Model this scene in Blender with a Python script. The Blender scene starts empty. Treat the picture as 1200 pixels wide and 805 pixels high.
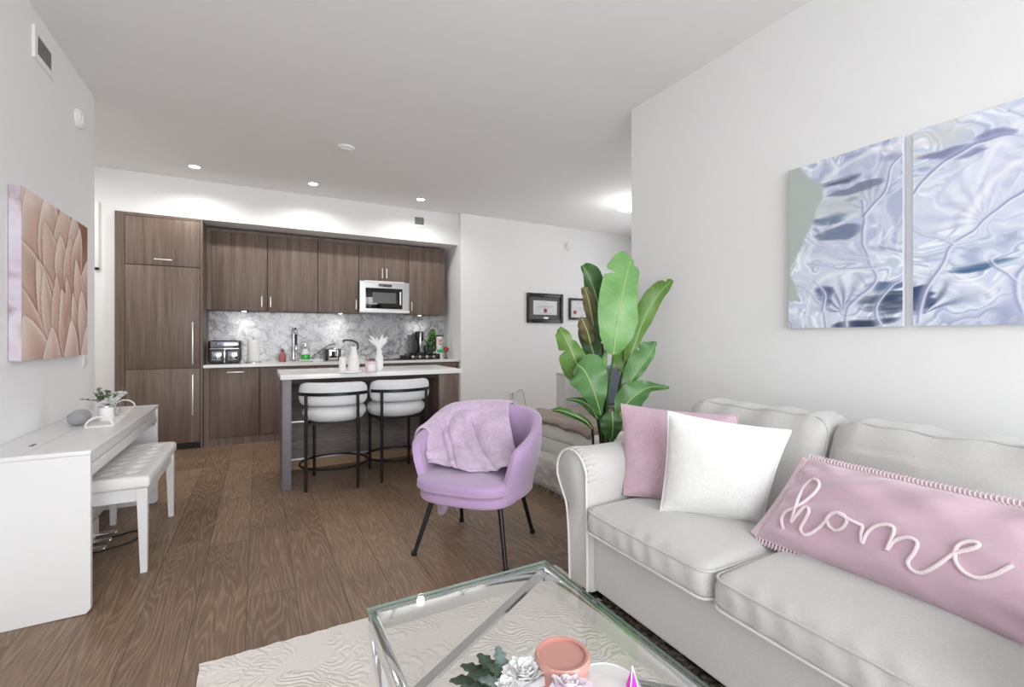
import bpy, bmesh, math, random
import numpy as np
from mathutils import Vector, Matrix
R = math.radians; PI = math.pi
S = bpy.context.scene
C = S.collection

# ------------------------------------------------------------------ camera, world, lights, exposure
FPX, CY, YAW, CAMH = 547.0, 395.2, R(28.55), 1.22
cam_d = bpy.data.cameras.new('camera'); cam = bpy.data.objects.new('camera', cam_d); C.objects.link(cam)
cam_d.sensor_width = 36.0; cam_d.lens = FPX / 1200 * 36; cam_d.shift_y = -(402.5 - CY) / 1200
cam_d.clip_start = 0.03; cam_d.clip_end = 60
cam.location = (0, 0, CAMH); cam.rotation_euler = (R(90), 0, -YAW)
S.camera = cam
S.view_settings.view_transform = 'Standard'; S.view_settings.look = 'None'
S.view_settings.gamma = 1; S.view_settings.use_curve_mapping = False
S.view_settings.exposure = 0.11
S.cycles.max_bounces = 10; S.cycles.diffuse_bounces = 6; S.cycles.glossy_bounces = 4
S.cycles.transmission_bounces = 8; S.cycles.transparent_max_bounces = 16
S.cycles.caustics_reflective = False; S.cycles.caustics_refractive = False
S.cycles.sample_clamp_indirect = 4.0
W = bpy.data.worlds.new('world'); S.world = W; W.use_nodes = True
W.node_tree.nodes['Background'].inputs[0].default_value = (0.93, 0.96, 1.0, 1)
W.node_tree.nodes['Background'].inputs[1].default_value = 2.0

def area_light(name, loc, rot, sx, sy, power, col=(1, 1, 1)):
    d = bpy.data.lights.new(name, 'AREA'); d.shape = 'RECTANGLE'; d.size = sx; d.size_y = sy
    d.energy = power; d.color = col
    o = bpy.data.objects.new(name, d); C.objects.link(o); o.location = loc; o.rotation_euler = rot
    return o
def spot_light(name, loc, rot, power, size, blend=0.6, col=(1, 0.97, 0.93), rad=0.04):
    d = bpy.data.lights.new(name, 'SPOT'); d.energy = power; d.spot_size = R(size); d.spot_blend = blend
    d.color = col; d.shadow_soft_size = rad
    o = bpy.data.objects.new(name, d); C.objects.link(o); o.location = loc; o.rotation_euler = rot
    return o
# daylight through the big glazed wall behind the camera
area_light('window_daylight', (0.75, -5.0, 2.2), (R(88), 0, 0), 7.0, 4.5, 620, (0.97, 0.985, 1.0))
# unseen area light in the den, added fill light in the entry hall
area_light('den_area_light', (5.2, 4.4, 1.7), (R(90), 0, R(90)), 2.2, 1.8, 7, (1, 1, 1))
area_light('entry_fill_light', (-2.0, 5.3, 2.9), (0, 0, 0), 0.5, 0.5, 16, (1, 0.98, 0.95))

# ------------------------------------------------------------------ helpers
_s, _c = math.sin(YAW), math.cos(YAW)
def at(u, v, **k):
    """point in the room where the sight line of photograph pixel (u, v) meets the plane X=, Y= or Z=, or lies d= deep"""
    a = (u - 600) / FPX; b = (395 - v) / FPX
    r = (_s + a * _c, _c - a * _s, b); ax, val = list(k.items())[0]
    if ax == 'd': t = val
    else:
        i = 'XYZ'.index(ax); t = (val - (0, 0, CAMH)[i]) / r[i]
    return Vector((t * r[0], t * r[1], CAMH + t * r[2]))

def lin(c):
    return tuple(((x / 255) / 12.92 if x / 255 <= .04045 else ((x / 255 + .055) / 1.055) ** 2.4) for x in c)

class NT:
    def __init__(s, name):
        s.m = bpy.data.materials.new(name); s.m.use_nodes = True; s.t = s.m.node_tree
        s.b = s.t.nodes['Principled BSDF']; s.out = s.t.nodes['Material Output']
    def n(s, typ, **k):
        o = s.t.nodes.new(typ)
        for a, v in k.items(): setattr(o, a, v)
        return o
    def l(s, a, b): s.t.links.new(a, b)
    def val(s, sock, v):
        if hasattr(v, 'is_linked') or hasattr(v, 'links'): s.l(v, sock)
        else: sock.default_value = v
    def math(s, op, a, b=0.0):
        o = s.n('ShaderNodeMath', operation=op); s.val(o.inputs[0], a); s.val(o.inputs[1], b); return o.outputs[0]
    def coord(s, scale=(1, 1, 1), src='Object', loc=(0, 0, 0)):
        tc = s.n('ShaderNodeTexCoord'); mp = s.n('ShaderNodeMapping')
        mp.inputs['Scale'].default_value = scale; mp.inputs['Location'].default_value = loc
        s.l(tc.outputs[src], mp.inputs[0]); return mp.outputs[0]
    def noise(s, vec, scale, detail=4, rough=.55, dist=0, out='Fac'):
        o = s.n('ShaderNodeTexNoise'); s.l(vec, o.inputs['Vector']); o.inputs['Scale'].default_value = scale
        o.inputs['Detail'].default_value = detail; o.inputs['Roughness'].default_value = rough
        o.inputs['Distortion'].default_value = dist; return o.outputs[out]
    def ramp(s, fac, stops, interp='LINEAR'):
        o = s.n('ShaderNodeValToRGB'); s.l(fac, o.inputs[0]); cr = o.color_ramp; cr.interpolation = interp
        while len(cr.elements) < len(stops): cr.elements.new(.5)
        for e, (p, c) in zip(cr.elements, stops):
            e.position = p; e.color = (*c, 1) if len(c) == 3 else c
        return o.outputs[0]
    def mix(s, fac, a, b, mode='MIX'):
        o = s.n('ShaderNodeMix', data_type='RGBA', blend_type=mode); s.val(o.inputs[0], fac)
        for i, v in ((6, a), (7, b)):
            if isinstance(v, tuple): v = (*v, 1) if len(v) == 3 else v
            s.val(o.inputs[i], v)
        return o.outputs[2]
    def bump(s, h, strength=.3, dist=.01):
        o = s.n('ShaderNodeBump'); o.inputs['Strength'].default_value = strength; o.inputs['Distance'].default_value = dist
        s.l(h, o.inputs['Height']); s.l(o.outputs[0], s.b.inputs['Normal'])
    def col(s, c):
        if isinstance(c, tuple): s.b.inputs['Base Color'].default_value = (*c, 1)
        else: s.l(c, s.b.inputs['Base Color'])
    def set(s, **k):
        for a, v in k.items(): s.b.inputs[a.replace('_', ' ')].default_value = v

def plain(name, rgb, rough=.5, metal=0, spec=.5, vary=.03, coat=0):
    t = NT(name); v = t.coord(); c = lin(rgb)
    n = t.noise(v, 9, 3)
    t.col(t.ramp(n, [(.3, tuple(x * (1 - vary) for x in c)), (.7, tuple(min(1, x * (1 + vary)) for x in c))]))
    t.set(Roughness=rough, Metallic=metal); t.b.inputs['Specular IOR Level'].default_value = spec
    t.b.inputs['Coat Weight'].default_value = coat
    return t.m
def fabric(name, rgb, scale=350, bump=.25, vary=.06, sheen=.3, rough=.9, big=.04, weave=True):
    t = NT(name); v = t.coord(); c = lin(rgb)
    n = t.noise(v, scale * .35, 3, .6); n2 = t.noise(v, 5, 4)
    c1 = t.ramp(n, [(.3, tuple(x * (1 - vary) for x in c)), (.7, tuple(min(1, x * (1 + vary)) for x in c))])
    t.col(t.mix(1.0, c1, t.ramp(n2, [(.3, (1 - big,) * 3), (.7, (1 + 0 * big,) * 3)]), 'MULTIPLY'))
    h = n
    if weave:
        w = t.n('ShaderNodeTexVoronoi'); t.l(v, w.inputs['Vector']); w.inputs['Scale'].default_value = scale
        h = t.math('ADD', n, w.outputs['Distance'])
    t.bump(h, bump, .002)
    t.set(Roughness=rough); t.b.inputs['Sheen Weight'].default_value = sheen; t.b.inputs['Specular IOR Level'].default_value = .25
    return t.m
def emit(name, rgb, s):
    t = NT(name); t.col(lin(rgb)); t.b.inputs['Emission Color'].default_value = (*lin(rgb), 1); t.b.inputs['Emission Strength'].default_value = s
    return t.m
def glass_mat(name, tint=(1, 1, 1), ior=1.45, gl=(1, 1, 1), extra=0.0):
    t = NT(name)
    fr = t.n('ShaderNodeFresnel'); ge = t.n('ShaderNodeNewGeometry')
    # a ray leaving the pane meets it at the outer angle again, so the same Fresnel curve holds on both faces
    t.l(t.math('ADD', ior, t.math('MULTIPLY', ge.outputs['Backfacing'], 1 / ior - ior)), fr.inputs[0])
    tr = t.n('ShaderNodeBsdfTransparent'); tr.inputs[0].default_value = (*tint, 1)
    g = t.n('ShaderNodeBsdfGlossy'); g.inputs['Roughness'].default_value = .02; g.inputs[0].default_value = (*gl, 1)
    mx = t.n('ShaderNodeMixShader')
    t.l(t.math('ADD', fr.outputs[0], extra), mx.inputs[0]); t.l(tr.outputs[0], mx.inputs[1]); t.l(g.outputs[0], mx.inputs[2])
    t.l(mx.outputs[0], t.out.inputs['Surface']); return t.m

# ---- mesh building
def root_inv(p):
    while p.parent: p = p.parent
    return (Matrix.Translation(p.location) @ Matrix.Rotation(p.rotation_euler.z, 4, 'Z')).inverted()
def obj(name, bm, mat, parent=None, w=False, smooth=True, angle=40):
    """link the bmesh as ONE mesh object; w=True: its points are room coordinates although it has a parent"""
    me = bpy.data.meshes.new(name)
    if isinstance(bm, tuple):
        vs, fs = bm; b2 = bmesh.new(); vv = [b2.verts.new(v) for v in vs]
        for f in fs:
            try: b2.faces.new([vv[i] for i in f])
            except ValueError: pass
        bm = b2
    if w and parent: bm.transform(root_inv(parent))
    bmesh.ops.recalc_face_normals(bm, faces=bm.faces)
    bm.to_mesh(me); bm.free()
    o = bpy.data.objects.new(name, me); C.objects.link(o)
    if parent: o.parent = parent
    for m in (mat if isinstance(mat, (list, tuple)) else [mat]): me.materials.append(m)
    if smooth:
        me.polygons.foreach_set('use_smooth', [True] * len(me.polygons))
        if angle < 180:
            try: me.set_sharp_from_angle(angle=R(angle))
            except Exception: pass
    return o
def thing(name, label, cat, loc=(0, 0, 0), rotz=0, group=None):
    o = bpy.data.objects.new(name, None); C.objects.link(o); o.empty_display_size = .1
    o.location = loc; o.rotation_euler = (0, 0, rotz)
    return tag(o, label, cat, group)
def tag(o, label, cat, group=None):
    o['label'] = label; o['category'] = cat
    if group: o['group'] = group
    return o
def struct(name, bm, m, parent=None, **k):
    o = obj(name, bm, m, parent, **k)
    if not parent: o['kind'] = 'structure'
    return o
def add_box(bm, lo, hi, bev=0, seg=2):
    r = bmesh.ops.create_cube(bm, size=1)
    vs = r['verts']
    for v in vs:
        v.co = Vector([(lo[i] + hi[i]) / 2 + v.co[i] * (hi[i] - lo[i]) for i in range(3)])
    if bev > 0:
        es = list({e for v in vs for e in v.link_edges})
        bmesh.ops.bevel(bm, geom=es, offset=bev, segments=seg, affect='EDGES', profile=.5, clamp_overlap=True)
    return bm
def box(lo, hi, bev=0, seg=2): return add_box(bmesh.new(), lo, hi, bev, seg)
def boxes(*l):
    bm = bmesh.new()
    for b in l: add_box(bm, *b)
    return bm
def add_tube(bm, pts, r, n=10, closed=False, caps=True):
    pts = [Vector(p) for p in pts]; N = len(pts)
    rs = r if isinstance(r, (list, tuple)) else [r] * N
    rings = []; prev = None
    for i, p in enumerate(pts):
        a = pts[(i - 1) % N] if (closed or i > 0) else p
        b = pts[(i + 1) % N] if (closed or i < N - 1) else p
        t = (b - a).normalized() if (b - a).length > 1e-9 else Vector((0, 0, 1))
        if prev is None:
            u = t.orthogonal().normalized()
        else:
            u = (prev - t * prev.dot(t))
            u = u.normalized() if u.length > 1e-6 else t.orthogonal().normalized()
        prev = u; w = t.cross(u)
        rings.append([bm.verts.new(p + (u * math.cos(2 * PI * k / n) + w * math.sin(2 * PI * k / n)) * rs[i]) for k in range(n)])
    for i in range(N if closed else N - 1):
        A, B = rings[i], rings[(i + 1) % N]
        for k in range(n): bm.faces.new([A[k], A[(k + 1) % n], B[(k + 1) % n], B[k]])
    if caps and not closed: bm.faces.new(rings[0][::-1]); bm.faces.new(rings[-1])
    return bm
def tube(pts, r, n=10, closed=False): return add_tube(bmesh.new(), pts, r, n, closed)
def add_lathe(bm, prof, n=28, c=(0, 0, 0), sx=1, sy=1):
    rings = []
    for r, z in prof:
        if r < 1e-6: rings.append([bm.verts.new((c[0], c[1], c[2] + z))])
        else: rings.append([bm.verts.new((c[0] + r * sx * math.cos(2 * PI * k / n), c[1] + r * sy * math.sin(2 * PI * k / n), c[2] + z)) for k in range(n)])
    for A, B in zip(rings, rings[1:]):
        for k in range(n):
            q = [A[k % len(A)], A[(k + 1) % len(A)], B[(k + 1) % len(B)], B[k % len(B)]]
            u = []
            for x in q:
                if x not in u: u.append(x)
            if len(u) > 2:
                try: bm.faces.new(u)
                except ValueError: pass
    if len(rings[0]) > 1 and prof[0][0] > 0 and prof[0] != prof[-1]: bm.faces.new(rings[0][::-1])
    if len(rings[-1]) > 1 and prof[0] != prof[-1]: bm.faces.new(rings[-1])
    return bm
def lathe(prof, n=28, c=(0, 0, 0), sx=1, sy=1): return add_lathe(bmesh.new(), prof, n, c, sx, sy)
def add_prism(bm, poly, a, b, axis='X'):
    """poly in the two other axes (in XYZ order), extruded from a to b along axis"""
    def P(p, t):
        return {'X': (t, p[0], p[1]), 'Y': (p[0], t, p[1]), 'Z': (p[0], p[1], t)}[axis]
    A = [bm.verts.new(P(p, a)) for p in poly]; B = [bm.verts.new(P(p, b)) for p in poly]; n = len(poly)
    bm.faces.new(A[::-1]); bm.faces.new(B)
    for i in range(n): bm.faces.new([A[i], A[(i + 1) % n], B[(i + 1) % n], B[i]])
    return bm
def prism(poly, a, b, axis='X'): return add_prism(bmesh.new(), poly, a, b, axis)
def smooth_path(pts, k=6, closed=False):
    pts = [Vector(p) for p in pts]; out = []; N = len(pts)
    for i in range(N if closed else N - 1):
        g = (lambda j: pts[j % N]) if closed else (lambda j: pts[max(0, min(N - 1, j))])
        p0, p1, p2, p3 = g(i - 1), g(i), g(i + 1), g(i + 2)
        for j in range(k):
            t = j / k
            out.append(.5 * ((2 * p1) + (p2 - p0) * t + (2 * p0 - 5 * p1 + 4 * p2 - p3) * t * t + (3 * p1 - p0 - 3 * p2 + p3) * t ** 3))
    if not closed: out.append(pts[-1])
    return out
def rbox(lo, hi, r, n=(10, 10, 6), fn=None, bm=None):
    """soft box with rounded edges; fn(point, unit position in the box) moves points"""
    bm = bm or bmesh.new(); lo = Vector(lo); hi = Vector(hi)
    def samples(i):
        a, b = lo[i], hi[i]; e = [0, .35 * r, .7 * r]
        mid = [a + r + (b - a - 2 * r) * k / n[i] for k in range(n[i] + 1)]
        return [a + x for x in e] + mid + [b - x for x in reversed(e)]
    G = [samples(i) for i in range(3)]; cache = {}
    def V(p):
        q = Vector([min(max(p[i], lo[i] + r), hi[i] - r) for i in range(3)]); d = Vector(p) - q
        x = q + d.normalized() * r if d.length > 1e-9 else Vector(p)
        if fn:
            uvw = Vector([2 * (x[i] - lo[i]) / (hi[i] - lo[i]) - 1 for i in range(3)]); x = Vector(fn(x, uvw))
        return x
    def gv(i, j, k):
        key = (i, j, k)
        if key not in cache: cache[key] = bm.verts.new(V((G[0][i], G[1][j], G[2][k])))
        return cache[key]
    N = [len(g) - 1 for g in G]
    for ax in range(3):
        b, c = [x for x in range(3) if x != ax]
        for side in (0, N[ax]):
            for i in range(N[b]):
                for j in range(N[c]):
                    f = []
                    for di, dj in ((0, 0), (1, 0), (1, 1), (0, 1)):
                        idx = [0, 0, 0]; idx[ax] = side; idx[b] = i + di; idx[c] = j + dj; f.append(gv(*idx))
                    bm.faces.new(f)
    return bm
# smooth pseudo noise on points (sum of sines), used for lumps and wrinkles
def wob(p, f=1.0, s=0.0):
    x, y, z = p[0] * f + s, p[1] * f + s * 1.7, p[2] * f - s
    return (math.sin(x * 1.3 + 2.1 * math.sin(y * .9 + s)) + math.sin(y * 1.7 + 1.8 * math.sin(z * 1.1 + x * .5)) + math.sin(z * 1.9 + 1.5 * math.sin(x * 1.2 + y))) / 3
def grid_faces(nu, nv, wrap=False):
    fs = []
    for i in range(nu - 1):
        for j in range(nv - 1 if not wrap else nv):
            fs.append((i * nv + j, (i + 1) * nv + j, (i + 1) * nv + (j + 1) % nv, i * nv + (j + 1) % nv))
    return fs
def copy_tree(o, parent=None):
    c = o.copy(); C.objects.link(c); c.parent = parent
    for ch in list(o.children): copy_tree(ch, c)
    return c
# numpy noise for the paintings
def np_noise(x, y, seed=0):
    rng = np.random.RandomState(seed); g = rng.rand(256, 256)
    xi = np.floor(x).astype(int); yi = np.floor(y).astype(int); xf = x - xi; yf = y - yi
    u = xf * xf * (3 - 2 * xf); v = yf * yf * (3 - 2 * yf)
    a = g[xi % 256, yi % 256]; b = g[(xi + 1) % 256, yi % 256]; c = g[xi % 256, (yi + 1) % 256]; d = g[(xi + 1) % 256, (yi + 1) % 256]
    return (a * (1 - u) + b * u) * (1 - v) + (c * (1 - u) + d * u) * v
def np_fbm(x, y, seed=0, o=5, g=.5):
    s = 0; a = 1; t = 0
    for i in range(o): s = s + a * np_noise(x * 2 ** i + 13 * i, y * 2 ** i + 7 * i, seed + i); t += a; a *= g
    return s / t
# ------------------------------------------------------------------ materials
def m_floor():
    t = NT('oak_floor'); v = t.coord()
    sx = t.n('ShaderNodeSeparateXYZ'); t.l(v, sx.inputs[0])
    PW = .2045
    row = t.math('FLOOR', t.math('DIVIDE', t.math('ADD', sx.outputs[0], .0445), PW))
    fx = t.math('FRACT', t.math('DIVIDE', t.math('ADD', sx.outputs[0], .0445), PW))
    wn = t.n('ShaderNodeTexWhiteNoise', noise_dimensions='1D'); t.l(row, wn.inputs['W'])
    yy = t.math('ADD', sx.outputs[1], t.math('MULTIPLY', wn.outputs[0], 1.7))
    L = 1.75
    pl = t.math('FLOOR', t.math('DIVIDE', yy, L)); fy = t.math('FRACT', t.math('DIVIDE', yy, L))
    cid = t.n('ShaderNodeCombineXYZ'); t.l(row, cid.inputs[0]); t.l(pl, cid.inputs[1])
    w2 = t.n('ShaderNodeTexWhiteNoise', noise_dimensions='2D'); t.l(cid.outputs[0], w2.inputs['Vector'])
    # cathedral grain: contour lines of a stretched noise, a different piece of it for every plank
    off = t.n('ShaderNodeVectorMath', operation='SCALE'); t.l(w2.outputs['Color'], off.inputs[0]); off.inputs['Scale'].default_value = 37
    ad = t.n('ShaderNodeVectorMath', operation='ADD')
    mp = t.n('ShaderNodeMapping'); mp.inputs['Scale'].default_value = (5.2, .55, 1); t.l(v, mp.inputs[0])
    t.l(mp.outputs[0], ad.inputs[0]); t.l(off.outputs[0], ad.inputs[1])
    n1 = t.noise(ad.outputs[0], 1.0, 2.5, .5, .12)
    ring = t.math('SINE', t.math('MULTIPLY', n1, 170))
    ring = t.math('POWER', t.math('MULTIPLY', t.math('ADD', ring, 1), .5), 2.2)
    mp2 = t.n('ShaderNodeMapping'); mp2.inputs['Scale'].default_value = (120, 4, 1); t.l(v, mp2.inputs[0])
    fib = t.noise(mp2.outputs[0], 1.0, 3, .6)
    cl = t.noise(v, 2.3, 3)
    base = t.ramp(w2.outputs['Value'], [(0, lin((122, 99, 80))), (.5, lin((137, 112, 91))), (1, lin((150, 125, 103)))])
    c = t.mix(t.math('MULTIPLY', ring, .42), base, lin((184, 160, 135)))
    c = t.mix(t.ramp(fib, [(.4, (0, 0, 0)), (.75, (.6, .6, .6))]), c, lin((84, 65, 50)))
    c = t.mix(t.ramp(cl, [(.35, (0, 0, 0)), (.75, (.4, .4, .4))]), c, lin((98, 79, 66)))
    gx = t.math('LESS_THAN', t.math('MINIMUM', fx, t.math('SUBTRACT', 1, fx)), .007)
    gy = t.math('LESS_THAN', t.math('MINIMUM', fy, t.math('SUBTRACT', 1, fy)), .0009)
    gap = t.math('MAXIMUM', gx, gy)
    t.col(t.mix(t.math('MULTIPLY', gap, .9), c, lin((62, 48, 40))))
    t.bump(t.math('SUBTRACT', t.math('MULTIPLY', ring, .15), gap), .25, .002)
    t.set(Roughness=.42); t.b.inputs['Specular IOR Level'].default_value = .35
    return t.m
def m_wood(name='taupe_wood', horiz=False, rgbs=((86, 72, 64), (113, 97, 87), (138, 122, 111))):
    t = NT(name); v = t.coord((7, 7, 110) if horiz else (110, 110, 2.2))
    n = t.noise(v, 1.0, 5, .65); v2 = t.coord((1.2, 1.2, 14) if horiz else (22, 22, .9)); n2 = t.noise(v2, 1, 3)
    k = t.math('ADD', t.math('MULTIPLY', n, .65), t.math('MULTIPLY', n2, .35))
    t.col(t.ramp(k, [(.33, lin(rgbs[0])), (.5, lin(rgbs[1])), (.68, lin(rgbs[2]))]))
    t.bump(n, .1, .001); t.set(Roughness=.45); t.b.inputs['Specular IOR Level'].default_value = .35
    return t.m
def m_marble():
    t = NT('grey_veined_marble'); v = t.coord()
    d = t.n('ShaderNodeVectorMath', operation='MULTIPLY_ADD'); cn = t.noise(v, 3.2, 5, .6, out='Color')
    t.l(cn, d.inputs[0]); d.inputs[1].default_value = (.55, .55, .55); t.l(v, d.inputs[2])
    vo = t.n('ShaderNodeTexVoronoi', feature='DISTANCE_TO_EDGE'); t.l(d.outputs[0], vo.inputs['Vector']); vo.inputs['Scale'].default_value = 6
    vein = t.ramp(vo.outputs['Distance'], [(0, (1, 1, 1)), (.05, (.7,) * 3), (.16, (0, 0, 0))])
    n = t.noise(v, 4, 6, .7, 1.5); pat = t.ramp(n, [(.40, (0, 0, 0)), (.56, (1, 1, 1))])
    n2 = t.noise(v, 19, 5, .75, 2.0)
    vein = t.mix(1.0, vein, pat, 'MULTIPLY')
    base = t.ramp(n2, [(.3, lin((168, 168, 172))), (.5, lin((205, 205, 208))), (.7, lin((226, 226, 228)))])
    t.col(t.mix(t.math('MULTIPLY', vein, .75), base, lin((88, 88, 98))))
    t.set(Roughness=.12); return t.m
def m_fur(name, rgb, scale=60, dist=.02):
    t = NT(name); v = t.coord(); n = t.noise(v, scale, 5, .7, 1.2); c = lin(rgb)
    t.col(t.ramp(n, [(.25, tuple(x * .84 for x in c)), (.6, c)]))
    t.bump(n, .8, dist); t.set(Roughness=1); t.b.inputs['Sheen Weight'].default_value = .5; return t.m
def m_rug():
    t = NT('white_carved_rug_pile'); v = t.coord()
    d = t.n('ShaderNodeVectorMath', operation='MULTIPLY_ADD'); cn = t.noise(v, 2.6, 3, .5, out='Color')
    t.l(cn, d.inputs[0]); d.inputs[1].default_value = (.55, .55, .55); t.l(v, d.inputs[2])
    wv = t.n('ShaderNodeTexWave', wave_type='BANDS', bands_direction='DIAGONAL'); t.l(d.outputs[0], wv.inputs['Vector'])
    wv.inputs['Scale'].default_value = 17; wv.inputs['Distortion'].default_value = 5; wv.inputs['Detail'].default_value = 2; wv.inputs['Detail Scale'].default_value = 1.5
    msk = t.ramp(t.noise(v, 6.5, 2, .5, .5), [(.42, (0, 0, 0)), (.52, (1, 1, 1))])
    h = t.mix(1.0, wv.outputs['Color'], msk, 'MULTIPLY')
    fine = t.noise(v, 260, 2)
    h2 = t.math('ADD', h, t.math('MULTIPLY', fine, .25))
    t.col(t.mix(t.math('MULTIPLY', fine, .5), lin((240, 233, 226)), lin((219, 210, 202))))
    t.bump(h2, .42, .010); t.set(Roughness=1); t.b.inputs['Sheen Weight'].default_value = .3
    t.b.inputs['Specular IOR Level'].default_value = .1
    return t.m
def m_braid():
    t = NT('charcoal_chunky_weave'); v = t.coord()
    vo = t.n('ShaderNodeTexVoronoi'); t.l(v, vo.inputs['Vector']); vo.inputs['Scale'].default_value = 42
    t.col(t.ramp(vo.outputs['Distance'], [(0, lin((150, 136, 124))), (.45, lin((96, 84, 76))), (.8, lin((34, 30, 27)))]))
    t.bump(t.math('SUBTRACT', 1, vo.outputs['Distance']), .9, .01); t.set(Roughness=.95); return t.m
def m_leaf(name, c1, c2, back=None):
    t = NT(name); uv = t.n('ShaderNodeTexCoord'); sp = t.n('ShaderNodeSeparateXYZ'); t.l(uv.outputs['UV'], sp.inputs[0])
    # side veins run obliquely from the midrib
    ph = t.math('ADD', t.math('MULTIPLY', sp.outputs[1], 260), t.math('MULTIPLY', t.math('ABSOLUTE', t.math('SUBTRACT', sp.outputs[0], .5)), -40))
    vn = t.math('MULTIPLY', t.math('ADD', t.math('SINE', ph), 1), .5)
    n = t.noise(t.coord(), 11, 3)
    c = t.ramp(n, [(.3, lin(c1)), (.7, lin(c2))])
    c = t.mix(t.math('MULTIPLY', vn, .07), c, lin((196, 220, 160)))
    mid = t.math('LESS_THAN', t.math('ABSOLUTE', t.math('SUBTRACT', sp.outputs[0], .5)), .014)
    c = t.mix(t.math('MULTIPLY', mid, .8), c, lin((205, 226, 160)))
    if back:
        ge = t.n('ShaderNodeNewGeometry'); c = t.mix(ge.outputs['Backfacing'], c, t.ramp(n, [(.3, lin(back[0])), (.7, lin(back[1]))]))
    t.col(c); t.bump(vn, .15, .002)
    t.set(Roughness=.38); t.b.inputs['Subsurface Weight'].default_value = 0
    return t.m

M = {}
M['wall'] = plain('white_wall_paint', (238, 238, 238), .85, spec=.2, vary=.006)
M['ceiling'] = plain('white_ceiling_paint', (242, 242, 242), .9, spec=.15, vary=.006)
M['floor'] = m_floor()
M['wood'] = m_wood()
M['wood_h'] = m_wood('taupe_wood_across', True, ((92, 84, 80), (124, 114, 109), (146, 137, 131)))
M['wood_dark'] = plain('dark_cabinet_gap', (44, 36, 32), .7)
M['marble'] = m_marble()
M['quartz'] = plain('white_quartz', (240, 240, 240), .22, vary=.01)
M['metal'] = plain('brushed_steel', (205, 205, 205), .3, 1, vary=.02)
M['chrome'] = plain('chrome', (225, 226, 228), .07, 1, vary=.0)
M['handle'] = plain('satin_nickel', (228, 226, 220), .35, .7, vary=.0)
M['black'] = plain('black_metal', (26, 26, 28), .38, .3, vary=0)
M['black_plastic'] = plain('black_plastic', (24, 24, 26), .25, vary=0)
M['black_glass'] = plain('black_glass', (14, 15, 17), .05, vary=0, coat=.5)
M['white_gloss'] = plain('white_lacquer', (226, 226, 226), .3, vary=.006)
M['white_plastic'] = plain('white_plastic', (238, 238, 236), .4, vary=.0)
M['white_leather'] = plain('white_leatherette', (232, 231, 230), .38, vary=.02)
M['grey_paint'] = plain('grey_leg_paint', (112, 112, 118), .45, vary=.02)
M['boucle'] = fabric('white_boucle', (226, 228, 230), 160, .5, .05)
M['sofa'] = fabric('light_grey_linen', (199, 198, 196), 420, .3, .05)
M['sofa_piping'] = fabric('pale_piping', (222, 221, 219), 300, .2, .03)
M['velvet'] = fabric('lilac_velvet', (180, 152, 190), 500, .08, .03, .5, .6, .08, False)
M['blanket'] = fabric('lilac_plush', (200, 178, 202), 120, .45, .12, .7, .85, .14, False)
M['pink_linen'] = fabric('dusty_pink_linen', (203, 174, 187), 260, .35, .08)
M['white_linen'] = fabric('white_textured_cotton', (228, 228, 226), 140, .5, .04)
M['home_pink'] = fabric('pink_velveteen', (205, 176, 189), 500, .08, .03, .6, .6, .06, False)
M['cord'] = fabric('cream_pink_cord', (240, 224, 228), 500, .3, .04)
M['lace'] = fabric('pale_pink_crochet', (226, 205, 212), 500, .3, .05)
M['rug'] = m_rug(); M['braid'] = m_braid()
M['table_glass'] = glass_mat('clear_table_glass', (.985, .993, .99), 1.5)
M['glass_edge'] = plain('green_glass_edge', (134, 160, 148), .1, vary=0)
M['glass'] = glass_mat('clear_glass', (.96, .97, .97), 1.45)
M['smoky'] = glass_mat('smoky_glass', (.66, .70, .69), 1.5)
M['window_glass'] = glass_mat('window_glass', (1, 1, 1), 1.3)
M['tan_fur'] = m_fur('tan_plush_throw', (158, 138, 124), 45, .02)
M['white_fur'] = m_fur('white_shag_fur', (244, 241, 235), 55, .04)
M['bed'] = fabric('white_bed_cover', (226, 225, 220), 300, .2, .03)
M['downlight'] = emit('downlight_lens', (255, 252, 244), 14)
M['spot_lens'] = emit('under_cabinet_lens', (255, 250, 240), 8)

# ------------------------------------------------------------------ room shell
H = 2.96; XL, XR = -1.045, 2.51; YK, YB = 6.20, 6.80; YH = 6.10; YR = -1.55
YCL, YCR = 4.437, 2.70      # where the two long walls end
struct('floor', box((-3.2, YR - .1, -.06), (5.9, 6.95, 0)), M['floor'], smooth=False)
struct('ceiling', box((-3.2, YR - .1, H), (5.9, 6.95, H + .08)), M['ceiling'], smooth=False)
struct('wall_left', box((XL - .12, YR, 0), (XL, YCL, H)), M['wall'], smooth=False)
struct('wall_entry_near', box((-3.1, YCL - .12, 0), (XL - .12, YCL, H)), M['wall'], smooth=False)
struct('wall_right', box((XR, YR, 0), (XR + .12, YCR, H)), M['wall'], smooth=False)
struct('wall_den_near', box((XR + .12, YCR - .12, 0), (5.8, YCR, H)), M['wall'], smooth=False)
struct('wall_entry', box((-3.2, YCL - .12, 0), (-3.1, YK + .1, H)), M['wall'], smooth=False)
struct('wall_entry_far', box((-3.1, YK, 0), (-1.30, YB + .1, H)), M['wall'], smooth=False)
struct('wall_kitchen', box((-1.30, YB + .004, 0), (2.50, YB + .1, H)), M['wall'], smooth=False)
struct('wall_bulkhead', box((-1.30, YK, 2.53), (2.50, YB, H)), M['wall'], smooth=False)
struct('wall_hall', box((2.50, YH, 0), (5.8, YB + .1, H)), M['wall'], smooth=False)
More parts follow.
